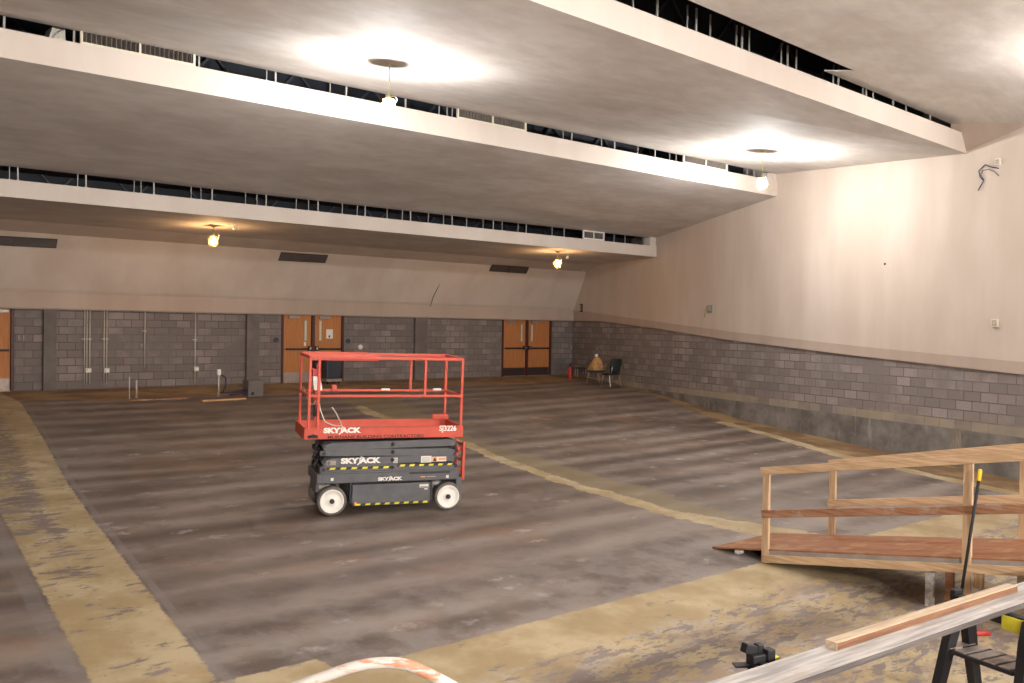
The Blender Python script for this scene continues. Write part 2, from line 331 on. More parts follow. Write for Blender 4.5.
# ------------------------------------------------------------------ mesh helpers
def V(*a): return Vector(a)
class MB:
    def __init__(s): s.v = []; s.f = []; s.m = []; s.sm = []; s.uv = []
    def add(s, vs, fs, mi=0, smooth=False, uvs=None):
        o = len(s.v); s.v += [tuple(v) for v in vs]
        for k, f in enumerate(fs):
            s.f.append([o+i for i in f]); s.m.append(mi); s.sm.append(smooth)
            s.uv.append(uvs[k] if uvs else None)
        return s
    def box(s, c, d, mi=0, rot=None):
        c = Vector(c); hx, hy, hz = d[0]/2, d[1]/2, d[2]/2
        vs = [Vector((x, y, z)) for z in (-hz, hz) for y in (-hy, hy) for x in (-hx, hx)]
        if rot is not None: vs = [rot @ v for v in vs]
        return s.add([v+c for v in vs], [(0,2,3,1), (4,5,7,6), (0,1,5,4), (2,6,7,3), (0,4,6,2), (1,3,7,5)], mi)
    def bx(s, a, b, mi=0):
        a = Vector(a); b = Vector(b); return s.box((a+b)/2, [abs(b[i]-a[i]) for i in range(3)], mi)
    def hexa(s, lo, hi, mi=0):      # two quads, each four corners in the same order
        return s.add(list(lo)+list(hi), [(3,2,1,0), (4,5,6,7), (0,1,5,4), (1,2,6,5), (2,3,7,6), (3,0,4,7)], mi)
    def bar(s, a, b, w, h, mi=0, up=(0,0,1)):   # rectangular bar from a to b, w across, h along 'up'
        a = Vector(a); b = Vector(b); d = (b-a); L = d.length; d.normalize(); up = Vector(up)
        sd = d.cross(up); sd.normalize(); u = sd.cross(d)
        lo = [a+sd*(sx*w/2)+u*(sz*h/2) for sx, sz in ((-1,-1), (1,-1), (1,1), (-1,1))]
        hi = [p+d*L for p in lo]
        return s.hexa(lo, hi, mi)
    def tube(s, pts, r, mi=0, n=10, caps=True):
        pts = [Vector(p) for p in pts]; rs = r if isinstance(r, (list, tuple)) else [r]*len(pts)
        rings = []; prev = None
        for i, p in enumerate(pts):
            if i == 0: t = pts[1]-p
            elif i == len(pts)-1: t = p-pts[i-1]
            else: t = (pts[i+1]-p).normalized()+(p-pts[i-1]).normalized()
            t.normalize()
            if prev is None:
                a = Vector((0,0,1)) if abs(t.z) < .9 else Vector((1,0,0)); u = t.cross(a).normalized()
            else:
                u = prev-t*prev.dot(t)
                u.normalize()
            prev = u; w = t.cross(u)
            rings.append([p+(u*math.cos(2*math.pi*k/n)+w*math.sin(2*math.pi*k/n))*rs[i] for k in range(n)])
        vs = [v for R_ in rings for v in R_]; fs = []
        for i in range(len(pts)-1):
            for k in range(n):
                a = i*n+k; b2 = i*n+(k+1) % n; fs.append((a, b2, b2+n, a+n))
        s.add(vs, fs, mi, True)
        if caps:
            o = len(s.v)-len(vs)
            s.f.append([o+k for k in reversed(range(n))]); s.m.append(mi); s.sm.append(False); s.uv.append(None)
            s.f.append([o+(len(pts)-1)*n+k for k in range(n)]); s.m.append(mi); s.sm.append(False); s.uv.append(None)
        return s
    def cyl(s, a, b, r, mi=0, n=20): return s.tube([a, b], r, mi, n)
    def lathe(s, prof, c=(0,0,0), axis='Z', mi=0, n=24, closed=False):
        c = Vector(c); vs = []
        for r, h in prof:
            for k in range(n):
                a = 2*math.pi*k/n; x, y = r*math.cos(a), r*math.sin(a)
                p = {'Z': (x, y, h), 'Y': (x, h, -y), 'X': (h, x, y)}[axis]
                vs.append(c+Vector(p))
        fs = []
        for i in range(len(prof)-1):
            for k in range(n):
                a = i*n+k; b2 = i*n+(k+1) % n
                if prof[i][0] < 1e-6 and prof[i+1][0] < 1e-6: continue
                fs.append((a, b2, b2+n, a+n))
        return s.add(vs, fs, mi, True)
    def build(s, name, mats, parent=None, bevel=0.0, loc=None):
        me = bpy.data.meshes.new(name); me.from_pydata(s.v, [], s.f)
        if not isinstance(mats, (list, tuple)): mats = [mats]
        for m_ in mats: me.materials.append(m_)
        me.polygons.foreach_set('material_index', s.m); me.polygons.foreach_set('use_smooth', s.sm)
        if any(u is not None for u in s.uv):
            ul = me.uv_layers.new(name='UVMap')
            for p, u in zip(me.polygons, s.uv):
                if u:
                    for li, q in zip(p.loop_indices, u): ul.data[li].uv = q
        me.update()
        o = bpy.data.objects.new(name, me); COL.objects.link(o)
        if parent is not None: o.parent = parent
        if loc is not None: o.location = loc
        if bevel:
            b = o.modifiers.new('bevel', 'BEVEL'); b.width = bevel; b.segments = 2; b.limit_method = 'ANGLE'
        return o
def tag(o, label=None, cat=None, group=None, kind=None):
    if label: o['label'] = label
    if cat: o['category'] = cat
    if group: o['group'] = group
    if kind: o['kind'] = kind
    return o
def S(o, label=None): return tag(o, label, None, None, 'structure')
def thing(name, label, cat, loc=(0,0,0), rz=0, group=None, mw=None):
    o = bpy.data.objects.new(name, None); COL.objects.link(o); o.empty_display_size = .1
    if mw is not None: o.matrix_world = mw
    else: o.location = loc; o.rotation_euler = (0, 0, rz)
    return tag(o, label, cat, group)
def copy_tree(o, parent=None):
    c = o.copy(); COL.objects.link(c)
    if parent is not None: c.parent = parent
    for ch in [q for q in bpy.data.objects if q.parent == o and q is not c]:
        if ch.name != c.name: copy_tree(ch, c)
    return c
def fix_normals(o):
    import bmesh
    bm = bmesh.new(); bm.from_mesh(o.data); bmesh.ops.recalc_face_normals(bm, faces=bm.faces); bm.to_mesh(o.data); bm.free()

# ================================================================== FLOOR
def build_floor():
    dx = 0.125
    xs = np.arange(-12.5, 26.6, dx); ys = np.arange(-8.0, 27.0, dx)
    X, Y = np.meshgrid(xs, ys); nx, ny = len(xs), len(ys)
    Z = np.vectorize(fzs)(ys)[:, None]*np.ones((1, nx))
    co = np.stack([X, Y, Z], -1).reshape(-1, 3)
    idx = np.arange(nx*ny).reshape(ny, nx)
    q = np.stack([idx[:-1, :-1], idx[:-1, 1:], idx[1:, 1:], idx[1:, :-1]], -1).reshape(-1, 4)
    me = bpy.data.meshes.new('floor')
    me.vertices.add(len(co)); me.vertices.foreach_set('co', co.ravel())
    me.loops.add(q.size); me.loops.foreach_set('vertex_index', q.ravel())
    me.polygons.add(len(q)); me.polygons.foreach_set('loop_start', np.arange(0, q.size, 4)); me.polygons.foreach_set('loop_total', np.full(len(q), 4))
    me.update(calc_edges=True); me.polygons.foreach_set('use_smooth', [True]*len(q))
    P = co[:, :2]
    def line_x(pts, y):     # x of a polyline given by (x, y) points, at y
        p = sorted(pts, key=lambda t: t[1]); return np.interp(y, [t[1] for t in p], [t[0] for t in p])
    def strip(l, r, y0, y1):
        y = P[:, 1]; a = P[:, 0]-line_x(l, y); b_ = line_x(r, y)-P[:, 0]
        return np.minimum(np.minimum(a, b_), np.minimum(y-y0, y1-y))
    def rect(x0, x1, y0, y1): return np.minimum(np.minimum(P[:, 0]-x0, x1-P[:, 0]), np.minimum(P[:, 1]-y0, y1-P[:, 1]))
    L_l = [(1.45, 2), (2.18, 7.5), (2.84, 13.7), (3.9, 23.5)]; L_r = [(2.3, 2), (3.02, 7.1), (3.8, 13.1), (5.3, 23.6)]
    aisle = strip(L_l, L_r, -8, 25.9)
    cl = [(10.85, 6.5), (10.8, 7.35), (10.66, 8.2), (10.63, 9.2), (10.96, 11.9), (11.35, 13.8), (11.87, 15.5), (11.9, 19.4), (13, 23)]
    cr = [(x+(.36 if y > 9.5 else .36+(9.5-y)*.22), y) for x, y in cl]
    cr2 = [(11.65, 6.5), (11.65, 7.9), (11.8, 9.05), (12.12, 11.5), (12.3, 13), (12.71, 16.6), (14.1, 21.2), (15, 23)]
    cline = strip(cl, cr, 6.6, 20.5)
    right_in = [(17.1, 5), (17.3, 6.5), (18.4, 10.85), (19.35, 12.7), (20.46, 15.25)]
    rline = strip(right_in, [(x+.42, y) for x, y in right_in], -8, 15.6)
    apron = rect(3.3, 30, -8, 6.62)
    notch = rect(2.5, 3.87, -8, 6.98)
    paint = np.maximum.reduce([aisle, cline, rline, apron, notch])
    wall_x = 19.1+(P[:, 1]-7.2)*6/18.4
    ri2 = right_in+[(21.6, 17.5), (22.9, 20.6), (24.0, 23)]
    stain = np.maximum.reduce([rect(-20, 30, 23.6, 30), np.minimum(P[:, 0]-line_x(ri2, P[:, 1])-.25, P[:, 1]+2), strip(L_l, [(x-.25, y) for x, y in L_r], 16.5, 26), rect(6.5, 13, 23.2, 26)])
    olive = strip(cl, cr2, 6.6, 22.5)
    # signed distance to the row of the apron edge = thin grey strip; also each side of the left aisle
    def poly_d(x_of): return P[:, 0]-x_of
    e1 = np.where(P[:, 1] < 23.2, poly_d(line_x(L_r, P[:, 1]))-.06, 9); e2 = poly_d(line_x(L_l, P[:, 1]))+.10
    lines = np.maximum(cline, rline)
    ragged = np.where(lines > -.5, .5, 0.0)*(P[:, 1] > 6.9)*(aisle < -.3)
    # wear of the paint: heavier in the middle of the apron, along the aisle and on the aisle's far end
    wear = np.full(len(P), -0.025)
    ap = np.clip((6.0-P[:, 1])/.35, 0, 1)*np.clip((P[:, 0]-4.2)/1.0, 0, 1); wear += ap*0.115
    wear -= np.clip((P[:, 0]-7.0)/2, 0, 1)*np.clip((4.2-P[:, 1])/1, 0, 1)*0.03
    al = (aisle > -0.1); wear[al] += 0.035
    mid = np.exp(-((aisle-.62)/.25)**2)*(aisle > 0); wear += mid*0.05
    wear += al*np.clip((P[:, 1]-9)/5, 0, 1)*np.clip((line_x(L_r, P[:, 1])-P[:, 0]-.35)/.25, 0, 1)*.10
    wear += (cline > -.1)*0.03*(P[:, 1] > 9)
    for nm, arr in (('paint', paint), ('stain', stain), ('olive', olive), ('edge_r', e1), ('edge_l', e2), ('wear', wear), ('ragged', ragged)):
        at = me.attributes.new(nm, 'FLOAT', 'POINT'); at.data.foreach_set('value', np.clip(arr, -4, 4).astype(np.float32))
    me.materials.append(M['floor'])
    o = bpy.data.objects.new('floor', me); COL.objects.link(o); S(o)
build_floor()

# ================================================================== CEILING CLOUDS
# every cloud: cross-section points (Y, z) with the right-hand end following the side wall
def cloud(name, pts, mats_idx, mats, twist=None):
    """pts = list of (Y, zfun) ; prism between the left wall line and the right wall line"""
    mb = MB(); n = len(pts); Ls = []; Rs = []
    for (Y, zf) in pts:
        z = zf if callable(zf) else (lambda X, q=zf: q)
        xl, xr = XL(Y)-.05, XR(Y)+.06
        Ls.append(Vector((xl, Y, z(xl)))); Rs.append(Vector((xr, Y, z(xr))))
    vs = Ls+Rs; fs = []; mi = []
    for i in range(n):
        j = (i+1) % n; mb_f = (i, j, n+j, n+i)
        mb.add([], []); fs.append(mb_f); mi.append(mats_idx[i])
    o0 = len(mb.v); mb.v += [tuple(v) for v in vs]
    for f, m_ in zip(fs, mi): mb.f.append([o0+k for k in f]); mb.m.append(m_); mb.sm.append(False); mb.uv.append(None)
    for f in (list(reversed(range(n))), list(range(n, 2*n))): mb.f.append(f); mb.m.append(0); mb.sm.append(False); mb.uv.append(None)
    o = mb.build(name, mats); fix_normals(o); return S(o)
# bottom, front fascia (cream), lip, top, back
def cl_pts(yb, zb, yf, zf, fh, th=.12, lip=.10):
    zfF = zf if callable(zf) else (lambda X: zf); zbF = zb if callable(zb) else (lambda X: zb)
    add = lambda F, d: (lambda X: F(X)+d)
    return [(yb, zbF), (yf, zfF), (yf, add(zfF, fh)), (yf+lip, add(zfF, fh)), (yf+lip, add(zfF, th)), (yb, add(zbF, th))]
IDX = [0, 1, 1, 1, 2, 2]
CM = [M['grey'], M['band'], M['void']]
cloud('ceiling', cl_pts(24.04, 2.34, 20.05, 2.385, .34), IDX, CM)
cloud('ceiling', cl_pts(20.2, 3.0, 14.3, 3.60, .40), IDX, CM)
z3 = lambda X: 3.96-.0217*(X-8.73)
cloud('ceiling', cl_pts(14.4, 4.20, 8.55, z3, .39), IDX, CM)
# nearest cloud: its rear edge is stepped where a strip of plaster was taken out
p1 = atZ(688, 0, 4.40); p2 = atZ(855, 71, 4.40); q1 = atZ(824, 71, 4.43); q2 = atZ(951, 124, 4.31); c2 = atRW(1030, 124.2, .035)
dirB = p2-p1
b0 = p1+dirB*((XL(7)-p1.x)/dirB.x); b0.z = 4.40
w_mid = Vector((XR(4.5)+.02, 4.5, 4.62)); w_fr = Vector((XR(-1)+.02, -1.0, 5.2)); l_fr = Vector((XL(-1), -1.0, 5.2)); m_in = Vector((15.2, 5.6, 4.60))
out = [b0, p2, q1, q2, c2, w_mid, w_fr, l_fr, m_in]
top = [p+Vector((0, 0, .018)) for p in out]
mb = MB()
fan = [(0, 1, 8), (1, 2, 3), (1, 3, 8), (3, 4, 8), (4, 5, 8), (5, 6, 8), (6, 7, 8), (7, 0, 8)]
mb.add(out+top, fan, 0, True); mb.add(out+top, [tuple(9+i for i in reversed(f)) for f in fan]+[(i, (i+1) % 8, 9+(i+1) % 8, 9+i) for i in range(8)])
o = mb.build('ceiling', M['grey']); fix_normals(o); S(o)
# plaster cheek closing the last slot against the side wall
w1 = atRW(962, 152.8, .036); be = atY(951, 129, 8.56); be2 = atY(974, 143.5, 8.56)
mb = MB(); mb.add([q2, c2, w1, be2, be], [(0, 1, 2, 3, 4)])
o = mb.build('trim_1', M['ledge']); S(o)
sol = o.modifiers.new('solid', 'SOLIDIFY'); sol.thickness = .02; sol.offset = 0
# infill blocks ending the two rear slots before the side wall
def infill(name, Yf, zlo, zhi, x0):
    mb = MB(); xr0, xr1 = XR(Yf), XR(Yf+.25)
    mb.hexa([V(x0, Yf+.04, zlo), V(xr0+.03, Yf+.04, zlo), V(xr1+.03, Yf+.3, zlo), V(x0, Yf+.3, zlo)],
            [V(x0, Yf+.04, zhi), V(xr0+.03, Yf+.04, zhi), V(xr1+.03, Yf+.3, zhi), V(x0, Yf+.3, zhi)])
    S(mb.build(name, M['band']))
infill('trim_2', 20.05, 2.6, 3.06, atY(650, 238, 20.1).x)
infill('trim_3', 14.3, 3.9, 4.22, atY(770, 180, 14.35).x)
# plenum above the clouds: dark roof deck and joists
mb = MB(); mb.bx((-14, -8, 6.0), (28, 27, 6.1)); S(mb.build('roof_deck', M['void']))
for k, (Y, z, h) in enumerate([(21.6, 2.75, 1.6), (15.7, 3.75, 1.6), (9.75, 4.4, 1.4)]):
    mb = MB(); xr = XR(Y)
    mb.bx((XL(Y), Y, z), (xr, Y+.05, z+h), 0)
    for j in range(int((xr-XL(Y))/1.6)):
        x = XL(Y)+j*1.6; mb.bar((x, Y-.06, z), (x+.8, Y-.06, z+.9), .04, .04, 1); mb.bar((x+.8, Y-.06, z+.9), (x+1.6, Y-.06, z), .04, .04, 1)
    mb.bx((XL(Y), Y-.12, z+.35), (xr, Y-.02, z+.45), 1)
    S(mb.build('plenum_beam', [M['void'], M['joist']]))

# ================================================================== WALLS
def uvquad(mb, a, b, c, d, mi=0):   # quad a b c d with uv in metres: u horizontal distance, v = z + 1.97
    u0 = math.hypot(a.x, a.y) if False else 0.0
    def uv(p): return (p.x*0.9 if abs(b.y-a.y) < .01 else (p.y-7)*math.hypot(6, 18.4)/18.4, p.z+1.97)
    mb.add([a, b, c, d], [(0,1,2,3)], mi, False, [[(p_x, p_z) for (p_x, p_z) in (uv_(p, a, b) for p in (a, b, c, d))]])
def uv_(p, a, b):
    if abs(b.y-a.y) < .01: return (p.x, p.z+1.97)
    return ((p.y)*math.hypot(6, 18.4)/18.4, p.z+1.97)
# door openings in the rear wall: x0, x1
DOORS = [(atY(-50, 350, YB).x, atY(14.0, 350, YB).x), (atY(281, 350, YB).x, atY(343.5, 350, YB).x), (atY(501.6, 350, YB).x, atY(551.0, 350, YB).x)]
ZF = fz(25.9)-.02
xs_ = [XL(YB)-.2]
for a_, b_ in DOORS: xs_ += [a_, b_]
xs_.append(XR(YB)+.3)
mb = MB()
for i in range(0, len(xs_), 2):
    a, b = xs_[i], xs_[i+1]
    uvquad(mb, V(a, YB, ZF-.1), V(b, YB, ZF-.1), V(b, YB, .55), V(a, YB, .55))
    for x in (a, b): uvquad(mb, V(x, YB, ZF-.1), V(x, YB+.2, ZF-.1), V(x, YB+.2, .55), V(x, YB, .55))
for a_, b_ in DOORS: uvquad(mb, V(a_, YB, .38), V(b_, YB, .38), V(b_, YB, .55), V(a_, YB, .55))
wb = S(mb.build('wall_back', M['block']))
mb = MB(); mb.bx((-14, YB+.2, -3), (28, YB+.35, 6.1)); S(mb.build('wall_back_outer', M['hole']))
# pilasters on the rear wall
for px0, px1 in ((44, 57), (247.5, 260), (416, 428)):
    mb = MB(); xa, xb = atY(px0, 350, YB-.16).x, atY(px1, 350, YB-.16).x
    mb.bx((xa, YB-.12, ZF-.05), (xb, YB, .294)); S(mb.build('wall_pilaster', M['conc'], bevel=.01))

# right wall: block below, plaster above, ledge between; all follow the side wall line
LY = [-9, 3, 7.2, 11.5, 16.2, 20.0, 23.68, 25.0, 26.2]; LZb = [-.95, -.87, -.75, -.53, -.255, .05, .295, .30, .30]
LZt = [-.70, -.63, -.51, -.30, -.01, .28, .57, .68, .70]
def lb(Y): return float(np.interp(Y, LY, LZb))
def lt(Y): return float(np.interp(Y, LY, LZt))
def rw(Y, z, off=0.0): n_ = Vector((-18.4, 6.0)).normalized(); return Vector((XR(Y)+n_.x*off, Y+n_.y*off, z))
ys_ = list(np.arange(-8, 25.9, .5))+[25.95]
mb = MB()
for a, b in zip(ys_[:-1], ys_[1:]):
    uvquad(mb, rw(a, fz(a)-.15), rw(b, fz(b)-.15), rw(b, lb(b)+.2), rw(a, lb(a)+.2))
S(mb.build('wall_right', M['blockR']))
mb = MB()                                             # poured footing, top at one level
for a, b in zip(ys_[:-1], ys_[1:]):
    if fz(a) > -1.97-.02: continue
    A_, B_ = rw(a, fz(a)-.15, .015), rw(b, min(fz(b), -1.96)-.15, .015)
    uvquad(mb, A_, B_, rw(b, -1.97, .015), rw(a, -1.97, .015))
    uvquad(mb, rw(a, -1.97, .015), rw(b, -1.97, .015), rw(b, -1.97, 0), rw(a, -1.97, 0))
S(mb.build('wall_right_footing', M['foot']))
# plaster wall above, standing proud of the block by 0.16 m; ledge is its sloping underside
OFF = .0
mb = MB()
for a, b in zip(ys_[:-1], ys_[1:]):
    A1, B1, C1, D1 = rw(a, lt(a), .03), rw(b, lt(b), .03), rw(b, 5.6, .03), rw(a, 5.6, .03)
    mb.add([A1, B1, C1, D1], [(0,1,2,3)])
S(mb.build('wall_right_upper', M['cream']))
mb = MB()
for a, b in zip(ys_[:-1], ys_[1:]):
    if b > 26: b = 25.95
    pa = [rw(a, lt(a), .03), rw(a, lb(a)+.03, .05), rw(a, lb(a), .05), rw(a, lb(a)-.0, -.02)]
    pb = [rw(b, lt(b), .03), rw(b, lb(b)+.03, .05), rw(b, lb(b), .05), rw(b, lb(b)-.0, -.02)]
    for i in range(3): mb.add([pa[i], pb[i], pb[i+1], pa[i+1]], [(0,1,2,3)])
o = mb.build('trim_4', M['ledge']); S(o)
# rear: sloped plaster panel from the ledge up to the lowest cloud (profile in Y, z)
mb = MB()
prof = [(25.80, .72), (25.72, .80), (24.8, 2.14), (24.0, 2.36), (24.0, 2.6)]
for (ya, za), (yb2, zb2) in zip(prof[:-1], prof[1:]):
    mb.add([V(XL(ya), ya, za), V(XR(ya), ya, za), V(XR(yb2), yb2, zb2), V(XL(yb2), yb2, zb2)], [(0,1,2,3)])
S(mb.build('wall_back_upper', M['cream']))
mb = MB()
prof = [(25.80, .72), (25.76, .33), (25.78, .295), (25.95, .295)]
for (ya, za), (yb2, zb2) in zip(prof[:-1], prof[1:]):
    mb.add([V(XL(ya), ya, za), V(XR(ya), ya, za), V(XR(yb2), yb2, zb2), V(XL(yb2), yb2, zb2)], [(0,1,2,3)])
S(mb.build('trim_5', M['ledge']))
# sides the picture does not show
mb = MB(); mb.add([V(XL(-8), -8, -3.1), V(XL(27), 27, -3.1), V(XL(27), 27, 6.1), V(XL(-8), -8, 6.1)], [(0,1,2,3)]); S(mb.build('wall_left', M['cream']))
mb = MB(); mb.bx((-5, -8.1, -3.1), (20, -8, 6.1)); S(mb.build('wall_front', M['cream']))
mb = MB(); mb.bx((-4.5, -8, -3.0), (15.5, .3, -1.62)); S(mb.build('stage_floor', M['stage']))

# hair crack in the sloped panel and small marks in the plaster
def panel_pt(x, y):     # point on the sloped rear panel
    a = Vector((0, 25.72, .80)); b = Vector((0, 24.8, 2.14)); n_ = Vector((0, (b.z-a.z), -(b.y-a.y))); d = ray(x, y)
    return d*(a.dot(n_)/d.dot(n_)) - Vector((0, .012, -.0))
mb = MB(); mb.tube([panel_pt(430, 307), panel_pt(433, 297), panel_pt(437, 289), panel_pt(440, 283)], [.008, .014, .012, .005], 0, 6)
tag(mb.build('plaster_crack', M['louver']), 'dark slanting crack in the sloped cream plaster above the rear ledge', 'crack')

# ------------------------------------------------------------------ doors in the rear wall
def make_door(name, x0, x1, kick, lites, paper):
    t = bpy.data.objects.new(name, None); COL.objects.link(t); t.location = (x0, YB, fz(YB)); S(t)
    w = x1-x0; H = 2.10; fw = .075
    f = MB(); f.bx((0, -.03, 0), (fw, .12, H+.06)); f.bx((w-fw, -.03, 0), (w, .12, H+.06)); f.bx((w/2-.05, -.03, 0), (w/2+.05, .12, H)); f.bx((0, -.03, H), (w, .12, H+.08))
    f.build('door_frame', M['doorframe'], t, bevel=.006)
    th = MB(); th.bx((fw, -.05, 0), (w-fw, .10, .018)); th.build('threshold', M['kick'], t)
    for side in (0, 1):
        a = fw+.005 if side == 0 else w/2+.055; b = w/2-.055 if side == 0 else w-fw-.005
        lf = MB(); lf.bx((a, .03, .02), (b, .075, H-.005)); leaf = lf.build('door_leaf', M['door'], t, bevel=.004)
        k = MB(); k.bx((a+.02, .018, .03), (b-.02, .031, .03+.29)); k.build('kick_plate', M[kick], leaf)
        lx = b-.20 if side == 0 else a+.20
        g_ = MB(); g_.bx((lx-.05, .020, 1.28), (lx+.05, .032, 1.92)); g_.build('vision_frame', M['kick'], leaf)
        g2 = MB(); g2.bx((lx-.033, .012, 1.30), (lx+.033, .022, 1.90)); g2.build('vision_glass', M['glass_pane'] if lites else M['tancloth'], leaf)
        bar = MB(); bar.bx((a+.06, -.04, 1.005), (b-.03, -.005, 1.06)); bar.build('push_bar', M['black'], leaf, bevel=.008)
        hx = b-.06 if side == 0 else a+.06
        lk = MB(); lk.bx((hx-.055, -.055, .98), (hx+.055, .03, 1.12)); lk.box((hx, -.06, 1.05), (.06, .02, .09), 1); lk.build('latch_case', [M['black'], M['chrome']], leaf, bevel=.006)
        c = MB(); c.bx((a+.16, -.03, H-.13), (a+.52, .03, H-.05)); c.bar((a+.2, -.02, H-.05), (a+.7, .0, H-.01), .02, .012); c.build('door_closer', M['kick'], leaf, bevel=.006)
    if paper:
        p = MB(); p.bx((w/2+.47, .022, 1.36), (w/2+.70, .029, 1.65)); p.bx((w/2+.55, .018, 1.39), (w/2+.60, .023, 1.46), 1); p.build('notice', [M['paper'], M['hole']], t)
        p = MB(); p.bx((w/2-.31, .010, 1.13), (w/2-.24, .016, 1.25)); p.build('notice', M['paper'], t)
    return t
make_door('door_1', *DOORS[0], 'kick', True, False)
make_door('door_2', *DOORS[1], 'kick', True, True)
make_door('door_3', *DOORS[2], 'kickdark', True, False)

# ================================================================== THINGS ON THE CEILING
# hanger straps in the three slots
def hangers(xs, Yp, zlo, zhi, label, group, ypx, bright=()):
    first = None
    for x in xs:
        X = atY(x, ypx(x), Yp).x; zl = zlo(X) if callable(zlo) else zlo
        wd = .026 if x in bright else .012
        key = (x in bright)
        if first is None: first = {}
        if key not in first:
            mb = MB(); mb.bx((-wd/2, -.012, 0), (wd/2, .012, zhi-zlo0(zlo, X))); mb.bx((-wd/2-.012, -.018, 0), (wd/2+.012, .018, .035))
            o = mb.build('hanger_strap', M['strap']); first[key] = o
        else:
            o = first[key].copy(); COL.objects.link(o)
        o.location = (X, Yp, zl); o.rotation_euler = (0, random.uniform(-.03, .03), 0)
        tag(o, ('broad ' if x in bright else 'narrow ')+label, 'hanger strap', group)
def zlo0(z, X): return z(X) if callable(z) else z
b1 = (18, 86, 154, 212, 266, 318, 365, 410.5, 452, 493, 526, 564)
hangers([9.5, 18, 77.5, 86, 134, 141, 154, 191, 201, 212, 245.5, 257, 266, 296, 308.5, 318, 342, 357, 365, 387, 402, 410.5, 428, 443.5, 452, 466.5, 483, 493, 502, 518, 526, 552, 564, 614, 625, 643],
        20.19, 2.72, 3.02, 'pale metal strap standing in the dark slot above the rearmost ceiling band', 'hanger straps in the rear ceiling slot', lambda x: 175+.11*x, b1)
b2 = (4, 74, 199, 275.5, 346, 405.5, 571.5, 614.5, 655)
hangers([4, 74, 199, 266.5, 275.5, 330, 346, 386, 405.5, 439, 447, 452, 526, 563, 571.5, 601.5, 614.5, 637.5, 655, 669.5, 676, 727, 747, 754, 766],
        14.44, 4.0, 4.26, 'pale metal strap standing in the dark slot above the middle ceiling band', 'hanger straps in the middle ceiling slot', lambda x: 20+.212*x, b2)
b3 = (657, 696, 741.6, 787.5, 838, 866, 893, 930)
hangers([633, 657, 687, 696, 710, 736, 741.6, 749, 781, 787.5, 796, 833, 838, 862.5, 866, 873, 893, 906, 930],
        8.72, lambda X: z3(X)+.39, 4.75, 'pale metal strap standing in the wide dark slot above the nearest ceiling band', 'hanger straps in the near ceiling slot', lambda x: -6+.384*(x-600), b3)

# louvred grilles set in the middle slot
def grille(x0px, x1px, ypx, Yp, z0, z1, label, frame, divs, dark=False, group=None, sl=28):
    xa, xb = atY(x0px, ypx, Yp).x, atY(x1px, ypx+.21*(x1px-x0px), Yp).x
    t = thing('louvered_grille', label, 'grille', (xa, Yp, z0), 0, group); w = xb-xa; h = z1-z0
    f = MB(); e = .035
    f.bx((0, -.02, 0), (w, .02, e)); f.bx((0, -.02, h-e), (w, .02, h)); f.bx((0, -.02, e), (e, .02, h-e)); f.bx((w-e, -.02, e), (w, .02, h-e))
    for k in range(1, divs): f.bx((w*k/divs-.015, -.02, e), (w*k/divs+.015, .02, h-e))
    f.build('frame', M[frame], t)
    s = MB(); n = max(4, int(w*sl/2))
    for k in range(n):
        x = e+(w-2*e)*(k+.5)/n; s.box((x, .02, h/2), (.012, .05, h-2*e), 0, Matrix.Rotation(.5, 3, 'Z'))
    s.bx((e, .045, e), (w-e, .05, h-e), 1)
    s.build('louvers', [M['louver'], M['vent']], t)
grille(80, 195, 48, 14.36, 4.01, 4.235, 'long louvered grille with a pale frame in the middle slot left of the bare bulb', 'frame_paint', 2)
grille(457, 526, 118, 14.36, 4.01, 4.235, 'louvered grille in the middle ceiling slot between the two bright bulbs', 'frame_paint', 2)
grille(683, 727, 165, 14.36, 4.01, 4.235, 'short pale louvered grille in the middle slot beside the far bright bulb', 'frame_paint', 2)
grille(583, 604, 237, 20.12, 2.74, 3.0, 'small white framed louvered grille near the right end of the rear slot', 'white', 2)
# crumpled duct end in the slot
mb = MB(); c0 = atY(57, 31, 14.6); c0.z = 4.13
mb.hexa([c0+V(-.13, 0, -.12), c0+V(.12, 0, -.14), c0+V(.14, .4, -.14), c0+V(-.11, .4, -.12)], [c0+V(-.05, 0, .14), c0+V(.11, 0, .12), c0+V(.11, .4, .12), c0+V(-.05, .4, .14)])
mb.tube([c0+V(-.09, -.02, -.1), c0+V(-.02, -.03, .02), c0+V(.08, -.02, .1)], .012)
tag(mb.build('duct_boot', M['galv']), 'dull metal duct end showing in the ceiling slot at the far left', 'duct')

# dark vents in the sloping strip under the rearmost cloud
def strip_pt(x, y):
    a = Vector((0, 24.8, 2.14)); b = Vector((0, 24.0, 2.36)); n_ = Vector((0, (b.z-a.z), -(b.y-a.y))); d = ray(x, y)
    return d*(a.dot(n_)/d.dot(n_))
def vent(q, label):
    c = [panel_any(*p) for p in q]       # tl, tr, br, bl
    n_ = (c[1]-c[0]).cross(c[3]-c[0]).normalized()
    if n_.y > 0: n_ = -n_
    t = thing('wall_vent', label, 'vent', (0,0,0), 0, 'dark vents in the rear plaster')
    m_ = MB(); m_.hexa([p-n_*.01 for p in c], [p+n_*.015 for p in c]); m_.build('grille_body', M['vent'], t)
    e = MB()
    for k in range(1, 6):
        s_ = k/6; a = c[0].lerp(c[3], s_)+n_*.022; b = c[1].lerp(c[2], s_)+n_*.022; e.bar(a, b, .012, .03)
    e.bar((c[0]+c[1])/2+n_*.024, (c[3]+c[2])/2+n_*.024, .02, .03, 0, n_)
    e.build('louvers', M['ventslat'], t)
